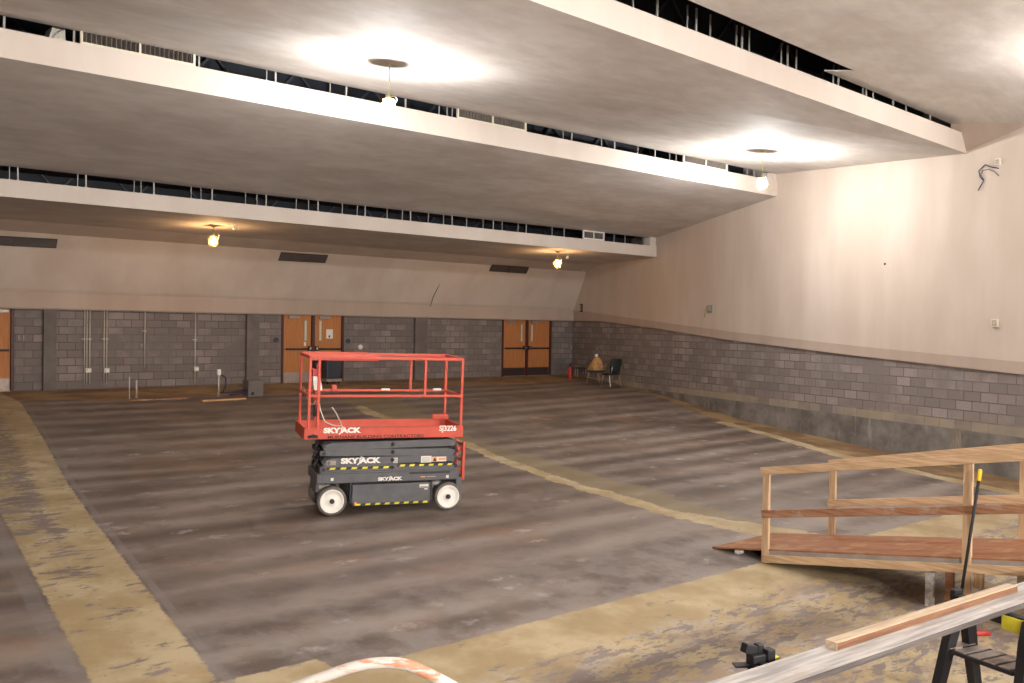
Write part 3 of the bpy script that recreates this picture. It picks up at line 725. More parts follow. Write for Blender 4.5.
def panel_any(x, y):
    p = strip_pt(x, y)
    if 24.0 <= p.y <= 24.8: return p
    a = Vector((0, 25.72, .80)); b = Vector((0, 24.8, 2.14)); n_ = Vector((0, (b.z-a.z), -(b.y-a.y))); d = ray(x, y)
    return d*(a.dot(n_)/d.dot(n_))
vent([(-30, 234), (57.5, 239), (56, 248), (-32, 243.5)], 'long dark vent high in the rear plaster at the far left')
vent([(281, 252), (328, 255), (325, 262.8), (278, 260.5)], 'dark vent high in the rear plaster above the double doors behind the lift')
vent([(492, 264.5), (529, 267), (526, 273.5), (489, 271)], 'smallest dark vent high in the rear plaster, near the warm bulb')

# hanging lamps
def white_lamp(px, py_top, py_bulb, label, flex=True):
    top_ = atY(px, py_top, 12.15) if px is not None else None
    return top_
def hang_lamp(pos, zc, zb, kind, label, group, with_light=True):
    x, y = pos; drop = zc-zb
    t = thing('pendant_work_lamp', label, 'lamp', (x, y, zb), 0, group)
    r = .06 if kind in ('white', 'front', 'far') else .065
    b = MB()
    b.lathe([(1e-7, -r*1.15), (r*.5, -r*1.02), (r*.87, -r*.6), (r, 0), (r*.87, r*.55), (r*.6, r*.95), (r*.4, r*1.3)], n=20)
    b.build('bulb', M['bulb_'+kind], t)
    s = MB(); s.lathe([(1e-7, r*2.9), (.028, r*2.9), (.034, r*2.4), (.05, r*2.1), (.095, r*2.0), (.095, r*1.85), (.05, r*1.8), (.04, r*1.3), (1e-7, r*1.25)], n=18)
    s.build('lamp_socket', M['brass'], t)
    g_ = MB(); R_ = r*1.75
    for k in range(6):
        a = math.pi*k/3; c_, s_ = math.cos(a), math.sin(a)
        g_.tube([V(c_*.05, s_*.05, r*1.9), V(c_*R_, s_*R_, r*1.0), V(c_*R_*1.02, s_*R_*1.02, -r*.6), V(c_*R_*.6, s_*R_*.6, -r*1.7), V(0, 0, -r*2.0)], .0028, 0, 5)
    for hh in (r*.9, -r*.6):
        g_.tube([V(math.cos(q)*R_, math.sin(q)*R_, hh) for q in [i*math.pi/10 for i in range(21)]], .0028, 0, 5)
    g_.build('wire_guard', M['brass'], t)
    h = MB(); h.tube([V(R_+.01, 0, r*1.2), V(R_+.05, 0, r*2.2), V(R_+.02, 0, r*3.0), V(.03, 0, r*2.8)], .006, 0, 6); h.build('hook', M['galv'], t)
    c = MB(); c.tube([V(0, 0, r*2.85), V(.01, 0, drop*.5), V(.012, 0, drop-.01)], .007, 0, 6); c.build('flex', M['cord'], t)
    k = MB(); k.lathe([(1e-7, drop-.035), (.05, drop-.035), (.06, drop-.005), (.06, drop+.0)], n=16); k.build('ceiling_rose', M['brass'], t)
    return t
L1 = atY(388.5, 107, 12.1); L2 = atY(762, 184, 12.2)
def z3c(X, Y): return z3(X)+(Y-8.55)/(14.4-8.55)*(4.20-z3(X))
hang_lamp((L1.x, L1.y), z3c(L1.x, L1.y), L1.z, 'white', 'bright bare bulb hanging on a long flex, nearer of the two under the third cloud', 'bright hanging work lamps')
hang_lamp((L2.x, L2.y), z3c(L2.x, L2.y), L2.z, 'far', 'bright bare bulb hanging beside the right wall, at the end of the middle band', 'bright hanging work lamps')
for (x, y, l) in ((8.3, 4.4, 'added unseen bright bare bulb over the front of the hall, above the timber ramp'), (16.2, 4.9, 'unseen bright bare bulb hanging over the front of the hall near the right wall')):      # unseen, added above and beside the frame to even the light
    zc = 4.40+(8.4-y)*.0957
    hang_lamp((x, y), zc, zc-.85, 'front', l, 'bright hanging work lamps')
for x, l in ((-1.5, 'added unseen fill light at the left of the stage'), (4.0, 'added unseen fill light in the middle of the stage'), (10.5, 'added unseen fill light at the right of the stage')):
    t = thing('added_fill_light', l, 'lamp', (x, -5.2, -1.62), 0, 'added unseen fill lights on the stage')  # added out of view to light the hall more evenly
    mb = MB(); mb.cyl((0, 0, .0), (0, 0, 2.6), .02)
    for q in range(3): mb.tube([V(0, 0, .7), V(.45*math.cos(q*2.09), .45*math.sin(q*2.09), 0)], .014, 0, 8)
    mb.build('stand', M['black'], t)
    mb = MB(); mb.bx((-.42, -.12, 2.5), (.42, .0, 3.1)); mb.build('housing', M['black'], t, bevel=.01)
    mb = MB(); mb.bx((-.38, .001, 2.54), (.38, .012, 3.06)); mb.build('lens', M['flood'], t)
W1 = atZ(213, 241.5, 1.98); W2 = atZ(557.5, 264, 1.98)
hang_lamp((W1.x, W1.y), 2.36, W1.z, 'warm', 'warm orange caged bulb under the rear cloud, left one above the plain block wall', 'warm caged lamps under the rear cloud')
hang_lamp((W2.x, W2.y), 2.36, W2.z, 'warm', 'warm orange caged bulb under the rear cloud beside the small rear vent', 'warm caged lamps under the rear cloud')
# small sprinkler heads beside the lamps
def sprinkler(p, label):
    m_ = MB(); m_.lathe([(1e-7, -.10), (.02, -.095), (.045, -.07), (.05, -.04), (.03, -.015), (.06, 0), (.06, .01)], p, n=16)
    tag(m_.build('sprinkler_head', M['white']), label, 'sprinkler', 'small white sprinkler heads')
sprinkler(atZ(234.5, 226, 2.36), 'small white sprinkler head under the rear cloud beside the left warm bulb')
sprinkler(atZ(567, 256, 2.36), 'small white sprinkler head under the rear cloud beside the right warm bulb')
p_ = atY(428.5, 61, 11.5); p_.z = z3c(p_.x, p_.y); sprinkler(p_, 'small white sprinkler head on the third cloud beside the near bright bulb')
p_ = atY(775, 151, 12.5); p_.z = z3c(p_.x, p_.y); sprinkler(p_, 'small white sprinkler head on the third cloud beside the far bright bulb')
# three open junction boxes in a row on the third cloud
for k, (x, y) in enumerate([(445, 24.3), (454, 26.4), (462.5, 28.8)]):
    d = ray(x, y); lo, hi = 5., 30.
    for _ in range(40):
        m_ = (lo+hi)/2; p = d*m_
        if p.z > z3c(p.x, p.y): hi = m_
        else: lo = m_
    p = d*lo; b = MB(); w_ = .048
    b.bx(p+V(-w_, -w_, -.03), p+V(w_, -w_+.008, .0)); b.bx(p+V(-w_, w_-.008, -.03), p+V(w_, w_, .0)); b.bx(p+V(-w_, -w_, -.03), p+V(-w_+.008, w_, .0)); b.bx(p+V(w_-.008, -w_, -.03), p+V(w_, w_, .0))
    b.bx(p+V(-w_+.008, -w_+.008, -.006), p+V(w_-.008, w_-.008, .0), 1)
    if k == 1: b.bx(p+V(-w_, -w_, -.034), p+V(.0, .02, -.03), 0)
    tag(b.build('junction_box', [M['galv'], M['hole']]), ['small open box on the ceiling, left one of three in a row', 'small half covered box on the ceiling, middle one of three', 'small dark open box, right one of three in a row on the ceiling'][k], 'junction box', 'three small boxes on the ceiling')

# ================================================================== THINGS ON THE RIGHT WALL
n2 = Vector((-18.4, 6.0, 0)).normalized(); n2 = Vector((n2.x, n2.y, 0)); along = Vector((6, 18.4, 0)).normalized()
def rwp(x, y, off=.035): return atRW(x, y, 0)+n2*off
loop = [(1000, 168.5), (994, 167.5), (988, 165), (984, 167.5), (981, 171), (983, 177), (985, 181), (983, 186), (981, 191)]
mb = MB(); mb.tube([rwp(x, y, .04+.02*(i % 3)) for i, (x, y) in enumerate(loop)], .012, 0, 6)
mb.tube([rwp(x, y, .06) for x, y in [(1001, 176), (997, 172), (991, 169.5), (985, 170.5), (983, 175), (986, 180)]], .008, 0, 6)
tag(mb.build('dangling_cable', M['bluehose']), 'dark looped cable hanging from the upper right wall', 'cable')
def wall_box(x, y, w, h, m_, label, cat='wall box', name='wall_box', inner=True, d=.05):
    p = rwp(x, y, .03); b = MB(); R3 = Matrix((along, n2, Vector((0,0,1)))).transposed()
    b.box(p+n2*d/2, (w, d, h), 0, R3)
    if inner: b.box(p+n2*(d+.002), (w*.7, .006, h*.7), 1, R3); b.box(p+n2*(d+.006), (w*.16, .01, h*.16), 0, R3)
    tag(b.build(name, [m_, M['ledge']], bevel=.004), label, cat)
wall_box(1000, 162, .11, .13, M['frame_paint'], 'small beige box plate above the looped cable on the right wall')
wall_box(997, 323, .15, .16, M['frame_paint'], 'square beige cover plate low on the plaster of the right wall')
wall_box(711.5, 309, .28, .20, M['green'], 'grey green box with a loose wire on the right plaster wall')
mb = MB(); mb.tube([rwp(708.5, 311, .07), rwp(707, 314, .08), rwp(706, 317, .06)], .012, 0, 6); tag(mb.build('loose_wire', M['brass']), 'short loose wire hanging below the grey green box', 'wire')
wall_box(582.5, 308, .15, .30, M['black'], 'small black box on the plaster near the rear right corner', inner=True)
wall_box(886, 264, .05, .05, M['hole'], 'tiny dark hole plate high on the right plaster wall', inner=False, d=.01)

# ================================================================== THINGS BY THE REAR WALL
def conduit(pxs, top_y, bot_y, box_y, label, r=.014):
    Yp = YB-.05; t = thing('conduit_run', label, 'conduit', (0,0,0), 0, 'metal conduits on the rear block wall')
    zt = .29
    for x in pxs:
        a = atY(x, bot_y, Yp); c = MB(); c.tube([V(a.x, Yp, zt), V(a.x, Yp, max(a.z, fz(YB)+.01))], r, 0, 8); c.build('conduit', M['galv'], t)
        s = MB(); q = atY(x, (top_y+bot_y)/2-9, Yp); s.bx((q.x-.05, Yp-.02, q.z-.012), (q.x+.05, YB, q.z+.012)); s.build('strap', M['galv'], t)
    if box_y:
        q = atY(sum(pxs)/len(pxs)+1.5, box_y, Yp-.03); b = MB(); b.bx((q.x-.07, Yp-.06, q.z-.06), (q.x+.07, YB, q.z+.06)); b.bx((q.x-.02, Yp-.07, q.z-.035), (q.x+.05, Yp-.055, q.z+.035), 1)
        b.build('outlet_box', [M['galv'], M['white']], t, bevel=.005)
conduit([84.2, 86.6, 89.5], 312, 384, 370.5, 'three parallel metal conduits with an outlet box near the left pilaster')
conduit([103.8, 106.4], 312, 384, 370.5, 'two metal conduits meeting a bright outlet box right of the three conduits')
conduit([144.5], 312, 368, None, 'single metal conduit ending above the floor beside dark wall stains')
conduit([194.7], 314, 383.5, 369, 'single metal conduit in the middle of the left block bay')
# bracketed small fittings
for x, y, l in ((276, 340, 'small round dark gang box on the block wall left of the middle double doors'), (21.5, 338, 'pair of pale wires on the block wall beside the leftmost door'), (348, 341, 'small dark switch plate right of the middle double doors')):
    q = atY(x, y, YB-.02); b = MB()
    if x == 21.5: b.tube([V(q.x-.06, YB-.02, q.z-.07), V(q.x-.06, YB-.03, q.z+.07)], .008, 0, 6); b.tube([V(q.x+.05, YB-.02, q.z-.07), V(q.x+.05, YB-.03, q.z+.07)], .008, 0, 6)
    else: b.lathe([(.075, 0), (.075, -.05), (.06, -.055), (.055, -.02), (1e-7, -.02)], (q.x, YB, q.z), 'Y', 0, 18)
    tag(b.build('gang_box', M['joist' if x != 21.5 else 'galv']), l, 'wall box')
# pale patch plate on wall right of the doors
q = atY(360.5, 347, YB-.01); b = MB(); b.lathe([(.08, 0), (.07, -.03), (1e-7, -.035)], (q.x, YB, q.z), 'Y', 0, 20)
tag(b.build('cover_plate', M['white']), 'pale round cover plate on the block wall above the lift rail', 'cover plate')

# standing rods rising from the floor
def rod(px, yb, yt, label, r=.014, cap=None):
    f_ = atF(px, yb); dpt = f_.dot(CF); h = (yb-yt)/FOC*dpt
    t = thing('pipe_stub', label, 'pipe', f_, 0, 'pipe stubs rising from the floor')
    m_ = MB(); m_.cyl((0,0,0), (0,0,h), r, 0, 10); m_.build('pipe', M['galv'], t)
    k = MB(); k.lathe([(.05, 0), (.05, .012), (r, .02)], n=14); k.build('floor_flange', M['kick'], t)
    if cap: c = MB(); c.bx((-.045, -.045, h-.03), (.045, .045, h+.12)); c.build('cap', M[cap], t, bevel=.008)
    return f_, h
rod(129.3, 399, 377, 'thin upright metal rod on the floor near the rear wall, left one of a pair')
rod(136.3, 398, 380, 'short dark upright rod beside the thin one near the rear wall', .02)
fp, hh = rod(218.5, 396.5, 374, 'thin upright pipe with a white cap joined to a dark hose', .02, 'white')
blk = atF(254.5, 396)
mb = MB(); top_p = fp+V(.02, 0, hh-.02)
end = blk+V(-.22, 0, .18)
mb.tube([top_p+V(.05, 0, 0), top_p+V(.18, .02, -.08), top_p+V(.18, .03, -.32), fp+V(.12, .0, .12), fp+V(.05, -.02, .09), fp.lerp(end, .5)+V(0, 0, .02), end], .022, 0, 8)
mb.tube([fp+V(.25, -.06, .10), fp.lerp(end, .35)+V(0, -.12, -.02), fp.lerp(end, .65)+V(0, -.15, -.02), end+V(0, -.04, -.02)], .016, 0, 8)
tag(mb.build('looped_hose', M['bluehose']), 'dark blue looped hose running from the capped pipe to the concrete stub', 'hose')
mb = MB(); mb.box(blk+V(0, .1, .20), (.42, .36, .44), 0); mb.box(blk+V(-.09, -.08, .07), (.08, .02, .07), 1)
tag(mb.build('concrete_stub', [M['conc'], M['hole']], bevel=.02), 'squat grey concrete stub in front of the second pilaster', 'concrete block')
a_ = atF(202, 402); b_ = atF(245, 399.5); mb = MB(); mb.bar(a_+V(0, 0, .025), b_+V(0, 0, .025), .12, .04)
tag(mb.build('loose_board', M['orangewood'], bevel=.003), 'orange pine board lying on the floor in front of the capped pipe', 'board')
a_ = atF(128, 401.5); b_ = atF(188, 399); mb = MB(); mb.bar(a_+V(0, 0, .02), b_+V(0, 0, .02), .07, .035)
tag(mb.build('loose_board', M['brownwood'], bevel=.003), 'dull brown batten lying on the floor beside the thin rods', 'board')

# grey bin before the middle doors
bp_ = atF(331, 381.5); bp_.y = min(bp_.y, 25.5)
t = thing('waste_bin', 'dark grey bin on a pale wheeled base before the middle double doors', 'bin', (atY(331, 380, 25.45).x, 25.45, fz(25.45)))
mb = MB(); mb.hexa([V(-.24, -.18, .16), V(.24, -.18, .16), V(.24, .18, .16), V(-.24, .18, .16)], [V(-.28, -.21, .80), V(.28, -.21, .80), V(.28, .21, .80), V(-.28, .21, .80)]); mb.build('bin_body', mat('slate_bin_plastic', (0.035, 0.04, 0.055), .5, noise=.2, nscale=8), t, bevel=.03)
mb = MB(); mb.bx((-.27, -.2, .06), (.27, .2, .15)); mb.build('base', M['kick'], t, bevel=.01)
mb = MB(); mb.bx((-.30, -.23, .80), (.30, .23, .84)); mb.build('rim', M['black'], t, bevel=.015)
for sx in (-.2, .2):
    for sy in (-.14, .14): mb = MB(); mb.lathe([(1e-7, -.015), (.032, -.015), (.032, .015), (1e-7, .015)], (sx, sy, .032), 'X', 0, 14); mb.build('caster', M['black'], t)

# fire extinguisher by the rear right corner
e_ = atF(570, 378.5); t = thing('fire_extinguisher', 'red fire extinguisher on the floor in the rear right corner', 'fire extinguisher', e_)
mb = MB(); mb.lathe([(1e-7, 0), (.075, 0), (.08, .02), (.08, .36), (.065, .42), (.03, .45), (1e-7, .45)], n=20); mb.build('cylinder', M['redplastic'], t)
mb = MB(); mb.cyl((0,0,.45), (0,0,.50), .022); mb.bar((-.02, 0, .50), (.12, 0, .54), .025, .012); mb.bar((-.02, 0, .52), (.12, 0, .59), .025, .012); mb.build('valve_handle', M['black'], t)
mb = MB(); mb.tube([V(.02, 0, .47), V(.11, 0, .44), V(.13, 0, .30), V(.105, 0, .12)], .013, 0, 8); mb.build('hose', M['black'], t)

# small low stand
s_ = atF(582.5, 376.8)+V(-.22, -.12, 0); t = thing('low_stand', 'small dark low stand against the wall right of the fire extinguisher', 'stand', s_, math.radians(-20))
mb = MB(); mb.bx((-.20, -.12, .32), (.20, .12, .36)); mb.build('stand_top', M['kickdark'], t, bevel=.006)
for sx in (-1, 1):
    for sy in (-1, 1): mb = MB(); mb.tube([V(sx*.16, sy*.09, .32), V(sx*.19, sy*.11, 0)], .013, 0, 8); mb.build('leg', M['galv'], t)

# the two chairs
def chair(loc, rz, label, seat_m, legs, back=True):
    t = thing('stacking_chair', label, 'chair', loc, rz, 'chairs by the right wall')
    mb = MB(); n = 8; vs = []; 
    for j in range(n+1):
        for i in range(n+1):
            u, v = i/n*2-1, j/n*2-1; vs.append(V(u*.24*(1-.06*v*v), v*.22*(1-.05*u*u), .45-.02*(1-u*u)*(1-v*v)))
    fs = [(j*(n+1)+i, j*(n+1)+i+1, (j+1)*(n+1)+i+1, (j+1)*(n+1)+i) for j in range(n) for i in range(n)]
    mb.add(vs, fs, 0, True); o = mb.build('seat', seat_m, t); so = o.modifiers.new('s', 'SOLIDIFY'); so.thickness = .05; so.offset = -1
    if back:
        mb = MB(); vs = []
        for j in range(n+1):
            for i in range(n+1):
                u, v = i/n*2-1, j/n*2-1; vs.append(V(u*.235*(1-.10*v*v), .24+.04*(v+1)-.05*u*u+.0, .72+v*.25*(1-.06*u*u)))
        mb.add(vs, fs, 0, True); o = mb.build('backrest', seat_m, t); so = o.modifiers.new('s', 'SOLIDIFY'); so.thickness = .045; so.offset = 0
    for sx in (-1, 1):
        m1 = MB(); m1.tube([V(sx*.21, -.18, .42), V(sx*.235, -.24, 0)], .014, 0, 10); m1.build('leg', M[legs[0]], t)
        m2 = MB(); m2.tube([V(sx*.21, .16, .42), V(sx*.235, .26, 0)], .014, 0, 10); m2.build('leg', M[legs[1 if sx > 0 else 0]], t)
        m3 = MB(); m3.tube([V(sx*.20, .12, .42), V(sx*.20, .25, .48), V(sx*.19, .30, .70)], .012, 0, 8); m3.build('back_support', M['chrome'], t)
    return t
c1 = atF(611, 386.5)
chair(c1, math.radians(172), 'black upholstered chair with a bright leg standing beside the right wall', M['chairblack'], ('kick', 'white'))
c2 = atF(603, 384.5)+V(-.1, .25, 0); c2.z = fz(c2.y)
chair(c2, math.radians(200), 'grey seated chair behind the black one with tan canvas heaped on it', M['seatgrey'], ('kick', 'kick'), False)
mb = MB(); rng = random.Random(3); n = 14; vs = []
for j in range(n+1):
    for i in range(n+1):
        u, v = i/n*2-1, j/n*2-1; h = max(0, (1-u*u)*(1-v*v))**.5*.38*(1+.25*math.sin(5*u+2*v)); vs.append(c2+V(u*.26, v*.22, .475+h+.012*rng.random()))
mb.add(vs, [(j*(n+1)+i, j*(n+1)+i+1, (j+1)*(n+1)+i+1, (j+1)*(n+1)+i) for j in range(n) for i in range(n)], 0, True)
o = mb.build('canvas_sack', M['tancloth']); so = o.modifiers.new('s', 'SOLIDIFY'); so.thickness = .02
tag(o, 'tan canvas sack heaped on the grey chair by the right wall', 'sack')
mb = MB(); pz = c2+V(.0, 0, .985); mb.box(pz, (.09, .07, .10)); tag(mb.build('paper_cup', M['white'], bevel=.01), 'small white carton on top of the tan canvas sack', 'carton')

# ================================================================== SCISSOR LIFT
A0 = Vector((6.47, 11.36, fzs(11.36))); B0 = A0+Vector((1.68*math.cos(math.radians(-18.7)), 1.68*math.sin(math.radians(-18.7)), 0)); B0.z = fzs(B0.y)
ex = (B0-A0).normalized(); sl = (fzs(11.7)-fzs(10.7)); nn = Vector((0, -sl, 1)).normalized()
ez = (nn-ex*nn.dot(ex)).normalized(); ey = ez.cross(ex); C0 = (A0+B0)/2+ey*.38
Mw = Matrix(((ex.x, ey.x, ez.x, C0.x), (ex.y, ey.y, ez.y, C0.y), (ex.z, ey.z, ez.z, C0.z), (0,0,0,1)))
lift = thing('scissor_lift', 'red and grey scissor lift with white wheels standing mid hall on the bare floor', 'scissor lift', mw=Mw)
def text(body, size, loc, m_, parent, sx=1.0, shear=0, off=0.0, name='lettering', y=-.40):
    cu = bpy.data.curves.new(name, 'FONT'); cu.body = body; cu.size = size; cu.shear = shear; cu.offset = off; cu.extrude = .0015
    cu.align_x = 'CENTER'; cu.align_y = 'CENTER'; cu.resolution_u = 4
    cu.materials.append(m_); o = bpy.data.objects.new(name, cu); COL.objects.link(o); o.parent = parent
    me = bpy.data.meshes.new_from_object(o); bpy.data.objects.remove(o); bpy.data.curves.remove(cu)
    o = bpy.data.objects.new(name, me); COL.objects.link(o); o.parent = parent
    o.rotation_euler = (math.pi/2, 0, 0); o.scale = (sx, 1, 1); o.location = (loc[0], y, loc[1]); return o
def wheel(x, y, side):
    w = MB(); r = .205; wd = .065*side      # side -1: outer face toward -y
    w.lathe([(r*.70, -.062), (r*.93, -.064), (r*.985, -.055), (r, -.035), (r, .035), (r*.985, .055), (r*.93, .064), (r*.70, .062)], (x, y, r), 'Y', 0, 36)
    o = w.build('wheel', M['rubber'], lift)
    f = side*.058
    rm = MB(); pr_ = [(1e-7, f*.86), (.045, f*.86), (.05, f*.70), (r*.52, f*.62), (r*.66, f*.72), (r*.70, f*1.08), (r*.80, f*1.12), (r*.83, f*1.04)]
    rm.lathe(pr_, (x, y, r), 'Y', 0, 32); rm.build('rim', M['wheel'], o)
    hb = MB(); hb.lathe([(.034, f*.8), (.034, f*1.25), (.026, f*1.4), (1e-7, f*1.4)], (x, y, r), 'Y', 0, 16); hb.build('hub_cap', M['grey_dark'], o)
for x in (-.845, .84):
    for s_ in (-1, 1): wheel(x, s_*.325, s_)
# chassis
c = MB()
c.bx((-1.06, -.37, .45), (1.0, .37, .585)); c.bx((-1.02, -.36, .585), (.97, .36, .61))
c.bx((-.60, -.25, .14), (.60, .25, .45)); c.bx((-.95, -.05, .17), (.95, .05, .25)); 
c.cyl((-.845, -.26, .205), (-.845, .26, .205), .035); c.cyl((.84, -.26, .205), (.84, .26, .205), .035)
c.bx((-1.05, -.22, .30), (-1.0, .22, .47)); c.bx((.98, -.30, .28), (1.06, .30, .47))
ch = c.build('chassis', M['grey_lift'], lift, bevel=.008)
for s_ in (-1, 1):      # arched fenders around the wheels
    for x0, x1 in ((-.60, -.57), (.57, .60)):
        f = MB(); f.bx((x0, s_*.37, .16), (x1, s_*.28, .45)); f.build('fender', M['grey_dark'], lift)
for s_ in (-1, 1):
    tr = MB(); tr.bx((-.57, s_*.395, .125), (.56, s_*.255, .425)); tb = tr.build('battery_tray', M['grey_lift'], lift, bevel=.010)
    hd = MB(); hd.box((-.52, s_*.397, .16), (.035, .01, .045)); hd.build('latch', M['orange'], tb)
# hazard tape: black strip with slanted yellow dashes
def hazard(x0, x1, z, h, n, y, parent, slope=0.0):
    m_ = MB(); m_.bx((x0, y, z-h/2), (x1, y+.004, z+h/2))
    st = (x1-x0)/n
    for k in range(n):
        a = x0+st*(k+.25); sk = h*.5
        m_.add([V(a, y-.002, z-h*.42), V(a+st*.5, y-.002, z-h*.42), V(a+st*.5+sk, y-.002, z+h*.42), V(a+sk, y-.002, z+h*.42)], [(0,1,2,3)], 1)
    return m_.build('hazard_tape', [M['grey_dark'], M['yellow']], parent)
hazard(-.56, .55, .148, .032, 8, -.401, lift)
# scissor stack: four pairs of box-section arms folded flat, slightly criss-crossed
zs = [.645, .755, .865, .975]
for k, z in enumerate(zs):
    for s_ in (-1, 1):
        tl = .012*(1 if k % 2 else -1)
        a = MB()
        x0, x1 = (-1.02, .93) if k % 2 == 0 else (-.98, .96)
        prof = [(x0, z-.045-tl), (x0+.13, z-.052-tl), (x1-.13, z-.052+tl), (x1, z-.040+tl), (x1, z+.02+tl), (x1-.12, z+.052+tl), (x0+.12, z+.052-tl), (x0, z+.02-tl)]
        y0, y1 = s_*.345, s_*.275
        nP = len(prof); a.add([V(x, y0, zz) for x, zz in prof]+[V(x, y1, zz) for x, zz in prof], [tuple(range(nP)) if s_ < 0 else tuple(reversed(range(nP))), tuple(reversed(range(nP, 2*nP))) if s_ < 0 else tuple(range(nP, 2*nP))]+[(i, nP+i, nP+(i+1) % nP, (i+1) % nP) for i in range(nP)])
        ao = a.build('scissor_arm', M['grey_lift'], lift, bevel=.006); fix_normals(ao)
        if s_ < 0:
            pn = MB(); pn.lathe([(1e-7, -.012), (.026, -.012), (.026, .02)], (.0, -.345, z+.005), 'Y', 0, 16); pn.build('pivot_pin', M['grey_dark'], ao)
    inn = MB(); inn.bx((-.95, -.24, z-.045), (.93, -.19, z+.045)); inn.bx((-.95, .19, z-.045), (.93, .24, z+.045)); inn.build('inner_arm', M['grey_dark'], lift, bevel=.006)
    for xx in (-.97, .95):
        cp = MB(); cp.cyl((xx, -.35, z), (xx, .35, z), .028, 0, 14); cp.build('cross_pin', M['grey_dark'], lift)
for xx, zz in ((-1.05, .70), (-1.06, .82), (-1.04, .94)):
    cp = MB(); cp.tube([V(xx, -.30, zz-.09), V(xx-.05, -.30, zz), V(xx, -.30, zz+.09)], .017, 0, 8); cp.tube([V(xx+.02, -.2, zz-.09), V(xx-.03, -.2, zz), V(xx+.02, -.2, zz+.09)], .012, 0, 8); cp.build('hydraulic_hose', M['black'], lift)
cy_ = MB(); cy_.cyl((-.55, 0, .66), (.5, 0, .98), .05); cy_.build('hydraulic_cylinder', M['grey_dark'], lift)
hazard(-.93, -.02, .655, .034, 6, -.351, lift); hazard(.07, .92, .672, .034, 6, -.351, lift)
# decals on the stack
def decal(x0, x1, z0, z1, m_, y=-.3505, name='decal', extra=None):
    m2 = MB(); m2.bx((x0, y-.002, z0), (x1, y+.001, z1))
    if extra: extra(m2, y-.0045)
    return m2.build(name, [M[m_], M['hole'], M['grey_lift'], M['orange']], lift)
decal(-.93, -.80, .705, .765, 'kick', extra=lambda m2, y: (m2.bx((-.92, y, .712), (-.88, y+.002, .758), 2), m2.bx((-.87, y, .712), (-.845, y+.002, .758), 0)))
decal(.42, .575, .705, .80, 'paper', extra=lambda m2, y: [m2.bx((.435, y, .72+.017*k), (.555, y+.001, .724+.017*k), 2) for k in range(4)])
decal(.58, .80, .715, .785, 'paper', extra=lambda m2, y: (m2.bx((.59, y, .72), (.66, y+.001, .78), 3), m2.add([V(.60, y-.001, .725), V(.65, y-.001, .725), V(.625, y-.001, .775)], [(0,1,2)], 1), m2.bx((.68, y, .735), (.79, y+.001, .77), 3)))
def maze(m2, y):
    for k in range(4): m2.bx((.017+.014*k, y, .715), (.023+.014*k, y+.001, .78), 2)
decal(.01, .075, .71, .785, 'paper', extra=maze)
decal(-.87, -.83, .49, .53, 'paper', y=-.3715); decal(.80, .84, .475, .515, 'paper', y=-.3715)
decal(.40, .53, .355, .40, 'paper', y=-.3965, extra=lambda m2, y: (m2.bx((.405, y, .36), (.525, y+.001, .372), 2),)); decal(.47, .52, .325, .34, 'paper', y=-.3965)
bs = MB(); bs.bx((.25, -.374, .548), (.86, -.368, .575)); bs.build('slot', M['grey_dark'], lift)
# mark and name: wide letters with a leaping figure between Y and A
def skyjack(cx, cz, w, y, parent, m_):
    h = w*.155
    l = text('SKY', h*1.32, (cx-w*.285, cz), m_, parent, 1.34, 0, .006*w/.5, y=y)
    r = text('ACK', h*1.32, (cx+w*.290, cz), m_, parent, 1.34, 0, .006*w/.5, y=y)
    j = MB(); s_ = w
    def st(pts, wd):
        pts = [V(cx+a*s_, y-.001, cz+b*s_) for a, b in pts]
        for a, b in zip(pts[:-1], pts[1:]): j.bar(a, b, .003, wd*s_, 0)
    st([(-.065, -.105), (-.02, -.085), (.008, -.03), (.012, .05), (.03, .085)], .030)
    st([(.012, .03), (.055, .10), (.095, .115)], .020); st([(.01, .055), (-.03, .075)], .016); st([(.02, .10), (.045, .13)], .02)
    j.build('leaping_emblem', m_, parent)
PF = -.402
# platform: deck, toe boards, rails
d = MB(); d.bx((-1.245, -.38, 1.07), (1.015, .38, 1.13)); deck = d.build('deck', M['red'], lift, bevel=.006)
td = MB(); td.bx((-1.21, -.36, 1.13), (.99, .36, 1.136)); td.build('deck_plate', M['kick'], deck)
for s_ in (-1, 1):
    b = MB(); b.bx((-1.255, s_*.40, 1.075), (1.025, s_*.378, 1.235)); b.bx((-1.255, s_*.40, 1.215), (1.025, s_*.365, 1.238)); b.build('toe_board', M['red'], lift, bevel=.004)
b = MB(); b.bx((-1.26, -.38, 1.075), (-1.24, .38, 1.235)); b.build('toe_board', M['red'], lift, bevel=.004)
b = MB(); b.bx((1.005, -.38, 1.075), (1.025, .38, 1.235)); b.build('toe_board', M['red'], lift, bevel=.004)
lh = MB(); lh.tube([V(-1.20, -.404, 1.115), V(-1.14, -.412, 1.135), V(-1.08, -.404, 1.115)], .014, 0, 8); lh.bx((-1.21, -.406, 1.09), (-1.07, -.4, 1.13)); lh.build('tie_down', M['grey_dark'], lift)
yr = .385
def rail(name, pts, r=.019, m_='red'): m2 = MB(); m2.tube(pts, r, 0, 10); return m2.build(name, M[m_], lift)
XL_, XR_ = -1.20, .985
